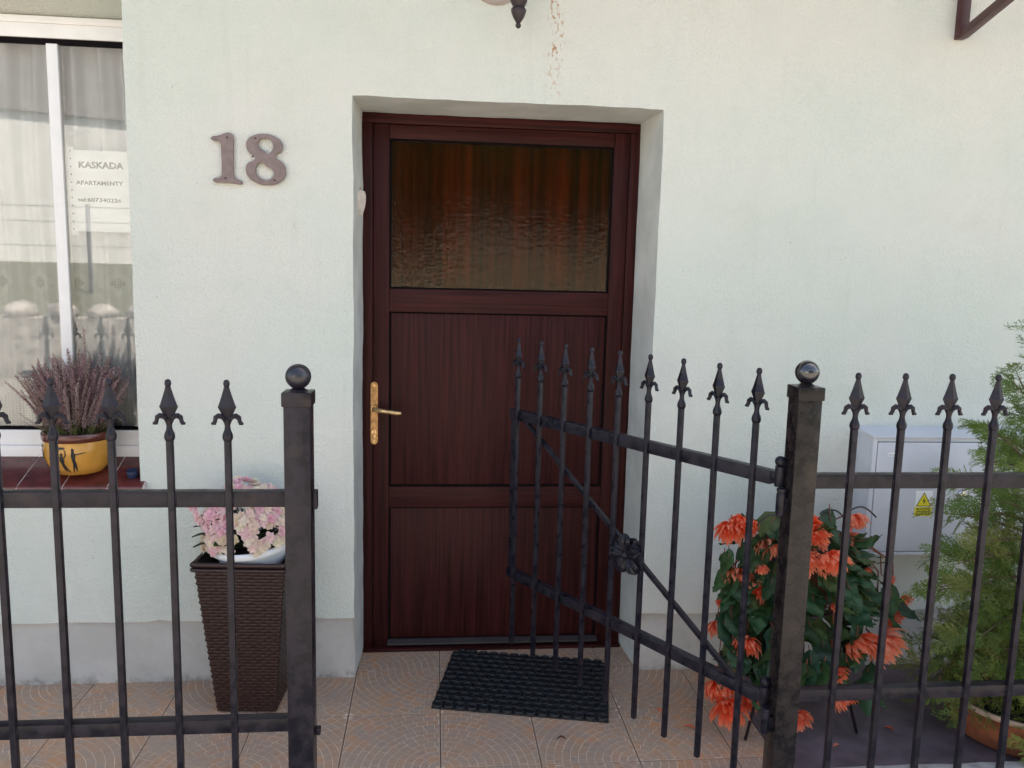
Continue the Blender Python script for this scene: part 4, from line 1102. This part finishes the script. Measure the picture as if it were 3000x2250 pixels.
# pressed panels round the side
for k in range(34):
    a0 = 2*PI*k/34
    hgt = (.026, .060) if k % 2 else (.046, .092)
    for z0, z1 in ((hgt[0], hgt[1]), (.066, .098) if k % 2 else (.014, .040)):
        def rp(z): return .205+.017*(z-.03)/.082 if z > .03 else .195+.010*z/.03
        def PP(u, v):
            a = a0+.148*(.08+.84*u/3); z = z0+(z1-z0)*v/2; e = .0028 if (0 < u < 3 or True) else 0
            return Vector(((rp(z)+.0030)*math.cos(a), (rp(z)+.0030)*math.sin(a), z))
        t.grid(PP, 3, 2, 0, False)
t.lathe([(.235, .1195), (.2395, .124), (.2400, .132), (.236, .136), (.226, .136), (.222, .130), (.216, .09)], 56, mi=1, capt=False, capb=False)
tp = t.obj('terracotta_pot', [MT['terracotta'], MT['pot_rim']], None, loc=TP, angle=35)
tag(tp, 'wide terracotta pot with pressed relief on the dark paving at the right', 'pot')
m = MB(); m.lathe([(.222, .118), (.10, .124), (1e-5, .125)], 32); m.obj('soil', MT['soil'], tp)
rnd = random.Random(8)
def pebble_mesh(seed):
    r2 = random.Random(seed); m = MB(); n, k = 9, 6
    for i in range(k+1):
        for j in range(n):
            q = 2*PI*j/n; f = PI*i/k; q_ = 1+r2.uniform(-.12, .12)
            m.v.append((math.sin(f)*math.cos(q)*.02*q_, math.sin(f)*math.sin(q)*.016*q_, -math.cos(f)*.011*q_))
    m.f = [(i*n+j, i*n+(j+1) % n, (i+1)*n+(j+1) % n, (i+1)*n+j) for i in range(k) for j in range(n)]
    m.mi = [0]*len(m.f); m.sm = [True]*len(m.f); m.tone = [0]*len(m.f)
    return m.mesh('pebble', MT['pebble'])
PB = [pebble_mesh(s) for s in range(3)]
for i in range(22):
    a = rnd.uniform(-1.95, -.6); rr = rnd.uniform(.165, .212)
    put(PB[i % 3], 'pebble', Matrix.Translation(Vector((rr*math.cos(a), rr*math.sin(a), .130+rnd.uniform(0, .012)))) @ Euler((rnd.random(), rnd.random(), rnd.random()*6)).to_matrix().to_4x4() @ Matrix.Scale(rnd.uniform(.7, 1.2), 4), tp)
con = thing('conifer', 'young green conifer with flat ferny sprays in the terracotta pot', 'conifer', TP + Vector((0, 0, .12)))
def frond(mb, M, L, rnd, mi=0, droop=.25):
    """flat open fan of thin scale-leaf twigs"""
    n = 12
    def C(t): return Vector((0, -droop*L*t*t, L*t))
    Y = Vector((0, 1, 0))
    def strip(p, q, w0):
        d_ = (q-p); s_ = d_.cross(Y+Vector((rnd.uniform(-.5, .5), 0, rnd.uniform(-.5, .5)))).normalized()
        mb.add([M @ (p+s_*w0*.7), M @ (p.lerp(q, .5)+s_*w0), M @ q, M @ (p.lerp(q, .5)-s_*w0), M @ (p-s_*w0*.7)], [(0, 1, 2, 3, 4)], mi)
    for i in range(n): strip(C(i/n), C((i+1.3)/n), .0012)
    for i in range(1, n):
        t = i/n
        for sg in (-1, 1):
            if rnd.random() < .12: continue
            p = C(t+rnd.uniform(-.03, .03)); l = L*.50*(1-t)**.8*rnd.uniform(.55, 1.15)+.006
            d_ = Vector((sg*rnd.uniform(.62, .85), rnd.uniform(-.25, .20), rnd.uniform(.5, .8))).normalized()
            k = max(2, int(l/.0080))
            for q in range(k):
                sag = Vector((0, -.22*l*(q/k)**2, .10*l*(q/k)**2))
                a = p+d_*l*q/k+sag; b = p+d_*l*(q+1.25)/k+Vector((0, -.22*l*((q+1)/k)**2, .1*l*((q+1)/k)**2)); strip(a, b, .0011)
                if q > 0:
                    for s2 in (-1, 1):
                        if rnd.random() < .15: continue
                        e_ = Vector((sg*.35+s2*.40, rnd.uniform(-.25, .2), .80-s2*sg*.45)).normalized()
                        strip(a, a+e_*(.0130*(1-q/(k+1))*rnd.uniform(.6, 1.25)+.003), .0010)
def branch_mesh(seed, L, mats, nfr=12):
    rnd = random.Random(seed); m = MB()
    def C(t): return Vector((0, -.10*L*t*t+.04*L*math.sin(t*3), L*t))
    m.tube([C(i/8) for i in range(9)], [.0042*(1-i/9)+.0008 for i in range(9)], 5, 1)
    for i in range(nfr):
        t = .22+.78*i/(nfr-1); sg = 1 if i % 2 else -1
        d_ = Vector((sg*rnd.uniform(.45, .8), rnd.uniform(-.45, .25), .75)) if i < nfr-1 else Vector((0, -.1, 1))
        frond(m, aim(C(t), d_, rnd.uniform(-.5, .5)) , rnd.uniform(.075, .13)*(1.05-.3*t), rnd, 0, rnd.uniform(.1, .7))
    return m.mesh('branch', mats)
CB = [branch_mesh(s, .30, [MT['conifer'], MT['twig']]) for s in range(5)]
CBD = branch_mesh(50, .26, [MT['conifer_dead'], MT['twig']], 8)
m = MB(); m.tube([(0, 0, -.02), (.005, .01, .25), (-.004, .012, .55), (.004, .02, .85), (.0, .02, 1.00)], [.016, .014, .011, .007, .002], 8); m.obj('trunk', MT['bark'], con)
rnd = random.Random(21)
for i in range(128):
    t = (i+.5)/128; z = .0+.90*t**2.2; a = i*2.39996+rnd.uniform(-.35, .35)
    s_ = (1.02-.52*t)*rnd.uniform(.85, 1.15); up_ = .25+1.0*t*rnd.uniform(.5, 1.2)-.20*(1-t)
    if t < .22: up_ = rnd.uniform(-.12, .5)
    put(CB[i % 5], 'branch', aim(Vector((0, .01, z)), (math.cos(a), math.sin(a), up_), rnd.uniform(-1.1, 1.1), s_), con)
for (x, y, z), d_, s_ in (((0, -.01, .62), (-.95, -.35, .42), 1.15), ((0, .0, .74), (-.75, -.25, .62), 1.22), ((0, 0, .84), (-.50, -.2, .78), 1.15), ((0, 0, .50), (-1, -.35, .12), 1.2), ((0, 0, .42), (-1, -.15, .05), 1.15), ((0, 0, .30), (-1, -.3, -.02), 1.1), ((0, 0, .95), (-.25, -.15, 1), 1.1), ((0, 0, .22), (-1, -.5, -.05), 1.05), ((0, 0, .16), (-.9, -.1, .05), 1.05)):
    put(CB[rnd.randrange(5)], 'branch', aim(Vector((x, y, z)), d_, rnd.uniform(-.5, .5), s_), con)
for (z, d_, s_) in ((.80, (-.85, -.15, .50), 1.08), (.74, (-.95, -.35, .45), 1.05), (.66, (-1, .05, .36), 1.12), (.60, (-1, -.25, .28), 1.16), (.54, (-1, -.45, .22), 1.15), (.56, (-1, .2, .30), 1.05), (.48, (-1, -.1, .18), 1.2), (.42, (-1, -.4, .12), 1.15), (.36, (-1, .1, .10), 1.15), (.28, (-1, -.35, .05), 1.15), (.70, (-.6, -.7, .45), 1.0), (.90, (-.6, -.2, .65), .95), (.30, (-1, -.6, .1), 1.1), (.20, (-.95, -.6, .0), 1.05), (.52, (-.5, -.9, .25), 1.05), (.36, (-.4, -1, .15), 1.05)):
    put(CB[rnd.randrange(5)], 'branch', aim(Vector((0, 0, z)), d_, rnd.uniform(-.4, .4), s_), con)
for k in range(5):
    put(CBD, 'branch', aim(Vector((0, -.02, .12+.05*k)), (-1, -.25+.25*k*.3, -.05*k-.15), rnd.uniform(-1, 1), .85), con)

# =================================================================== SMALL LITTER ON THE FLOOR
def flake(L, W_, mat, name):
    m = MB()
    def P(u, v):
        a = (u/2-.5)*2; t_ = v/5; wd = W_*math.sin(PI*(.06+.9*t_))
        return Vector((a*wd/2, t_*L, .0015+.004*abs(a)+.006*math.sin(PI*t_)))
    m.grid(P, 2, 5, 0, True); return m.mesh(name, mat)
PF = flake(.034, .011, MT['beg_petal'], 'fallen_petal')
for (x, y, a, s_), lab in (((.885, -.40, 1.2, 1.0), 'coral petal fallen on the tiles left of the begonia'), ((.80, -.30, .3, .9), 'coral petal fallen on the tiles nearest the doormat'), ((1.33, -.52, 2.0, .9), 'coral petal fallen on the dark paving below the begonia'), ((1.56, -.45, .8, .9), 'coral petal fallen on the dark paving beside the terracotta pot')):
    tag(link(PF, 'fallen_petal', None, (x, y, .0012), Euler((0, 0, a)), s_), lab, 'petal', 'fallen coral petals')
tag(link(flake(.028, .010, MT['leaf_dead'], 'dry_leaf'), 'dry_leaf', None, (.441, -.435, .0012), Euler((0, 0, 1.5))), 'tiny dry brown leaf on the tiles in front of the doormat', 'leaf')

# =================================================================== ACROSS THE STREET (seen only mirrored in the panes)
fw = MB(); fw.box(-26, 22, -9.3, -8.8, -.3, .72, 0)
stw = fw.obj('stone_wall', MT['stone']); tag(stw, 'low field-stone retaining wall across the street', 'wall')
rnd = random.Random(4)
ST = []
for s in range(3):
    m = MB(); r2 = random.Random(s+70)
    n, k = 10, 6
    for i in range(k+1):
        for j in range(n):
            q, f, w_ = 2*PI*j/n, PI*i/k, 1+r2.uniform(-.12, .12)
            m.v.append((math.sin(f)*math.cos(q)*.30*w_, math.sin(f)*math.sin(q)*.2*w_, -math.cos(f)*.15*w_))
    m.f = [(i*n+j, i*n+(j+1) % n, (i+1)*n+(j+1) % n, (i+1)*n+j) for i in range(k) for j in range(n)]
    m.mi = [0]*len(m.f); m.sm = [True]*len(m.f); m.tone = [0]*len(m.f); ST.append(m.mesh('stone', MT['stone']))
for i in range(24):
    put(ST[i % 3], 'stone', Matrix.Translation(Vector((-11.5+i*.56, -9.05, .80))) @ Matrix.Rotation(rnd.uniform(0, 6), 4, 'Z') @ Matrix.Scale(rnd.uniform(.75, 1.1), 4), stw)
gb = MB(); gb.add([(-30, -9.25, .7), (28, -9.25, .7), (28, -14.5, 1.5), (-30, -14.5, 1.5), (28, -60, 1.7), (-30, -60, 1.7)], [(0, 1, 2, 3), (3, 2, 4, 5)][::1]); 
gb.f = [f[::-1] for f in gb.f]; struct(gb.obj('grass_bank', MT['grass']))
wfn = thing('wire_fence', 'grey wire fence on the grass bank across the street', 'fence', (0, -11.2, .98))
for i in range(9):
    m = MB(); m.tube([(-13+2.4*i, 0, 0), (-13+2.4*i, 0, 1.5)], .035, 8); m.obj('post', MT['galv'], wfn)
for z in (.4, .8, 1.2, 1.45):
    m = MB(); m.tube([(-13, 0, z), (6.2, 0, z)], .006, 5); m.obj('wire', MT['galv'], wfn)
opp = thing('opposite_house', 'sunlit cream house with a brown roof across the street', 'house', (-6, -17.5, 1.4), Euler((0, 0, R(-24))))
m = MB(); m.box(-9, 3.6, -8, 0, -.3, 3.4); m.obj('wall', MT['facade'], opp)
m = MB(); m.add([(-9.5, .12, 3.38), (4.1, .12, 3.38), (4.1, -4, 6.2), (-9.5, -4, 6.2), (4.1, -8.5, 3.3), (-9.5, -8.5, 3.3)], [(1, 0, 3, 2), (4, 2, 3, 5), (0, 5, 3), (1, 2, 4), (0, 1, 4, 5)]); m.obj('roof', simple('grey_far_roof', (.15, .145, .15), .8, vary=.2, vscale=2), opp)
for x in (-7.6, 2.2):
    m = MB(); m.box(x-.6, x+.6, .0, .03, 1.0, 2.5, 0); f_ = m.obj('window', MT['pvc'], opp)
    m = MB(); m.box(x-.52, x+.52, .031, .04, 1.08, 2.42); m.obj('pane', MT['dark_glass'], f_)
# two trees beside it
def leaf_clump(seed):
    r2 = random.Random(seed); m = MB()
    for i in range(420):
        v = Vector((r2.gauss(0, 1), r2.gauss(0, 1), r2.gauss(0, 1))); v = v.normalized()*(.55*r2.random()**.4)
        a = Vector((r2.uniform(-1, 1), r2.uniform(-1, 1), r2.uniform(-1, 1))).normalized(); b = a.cross(v.normalized()+Vector((.01, .3, 0))).normalized()
        m.add([v, v+a*.07+b*.035, v+a*.14, v+a*.07-b*.035], [(0, 1, 2, 3)])
    return m
for x, y, hgt, lab in ((-.2, -15.6, 5.2, 'leafy tree across the street, nearest the end of the cream house'), (3.6, -16.4, 5.8, 'leafy tree across the street, second beyond the cream house'), (7.6, -15.8, 5.4, 'leafy tree across the street, farthest from the cream house'), (-20.5, -15, 6.5, 'leafy tree across the street on the other side of the cream house')):
    tr = thing('broadleaf_tree', lab, 'tree', (x, y, 1.3), None, 'trees across the street')
    m = MB(); m.tube([(0, 0, -.3), (.1, 0, 1.5), (.0, .1, 3)], [.22, .16, .09], 8); m.obj('trunk', MT['bark'], tr)
    m = MB(); r2 = random.Random(int(x)+40)
    for k in range(46):
        v = Vector((r2.gauss(0, 1), r2.gauss(0, 1), r2.gauss(0, 1))).normalized()*r2.random()**.5
        m.merge(leaf_clump(k % 4), Matrix.Translation(Vector((v.x*2.1, v.y*1.9, hgt*.52+v.z*2.0))) @ Matrix.Scale(1.5, 4))
    m.obj('crown', MT['leaf_far'], tr)
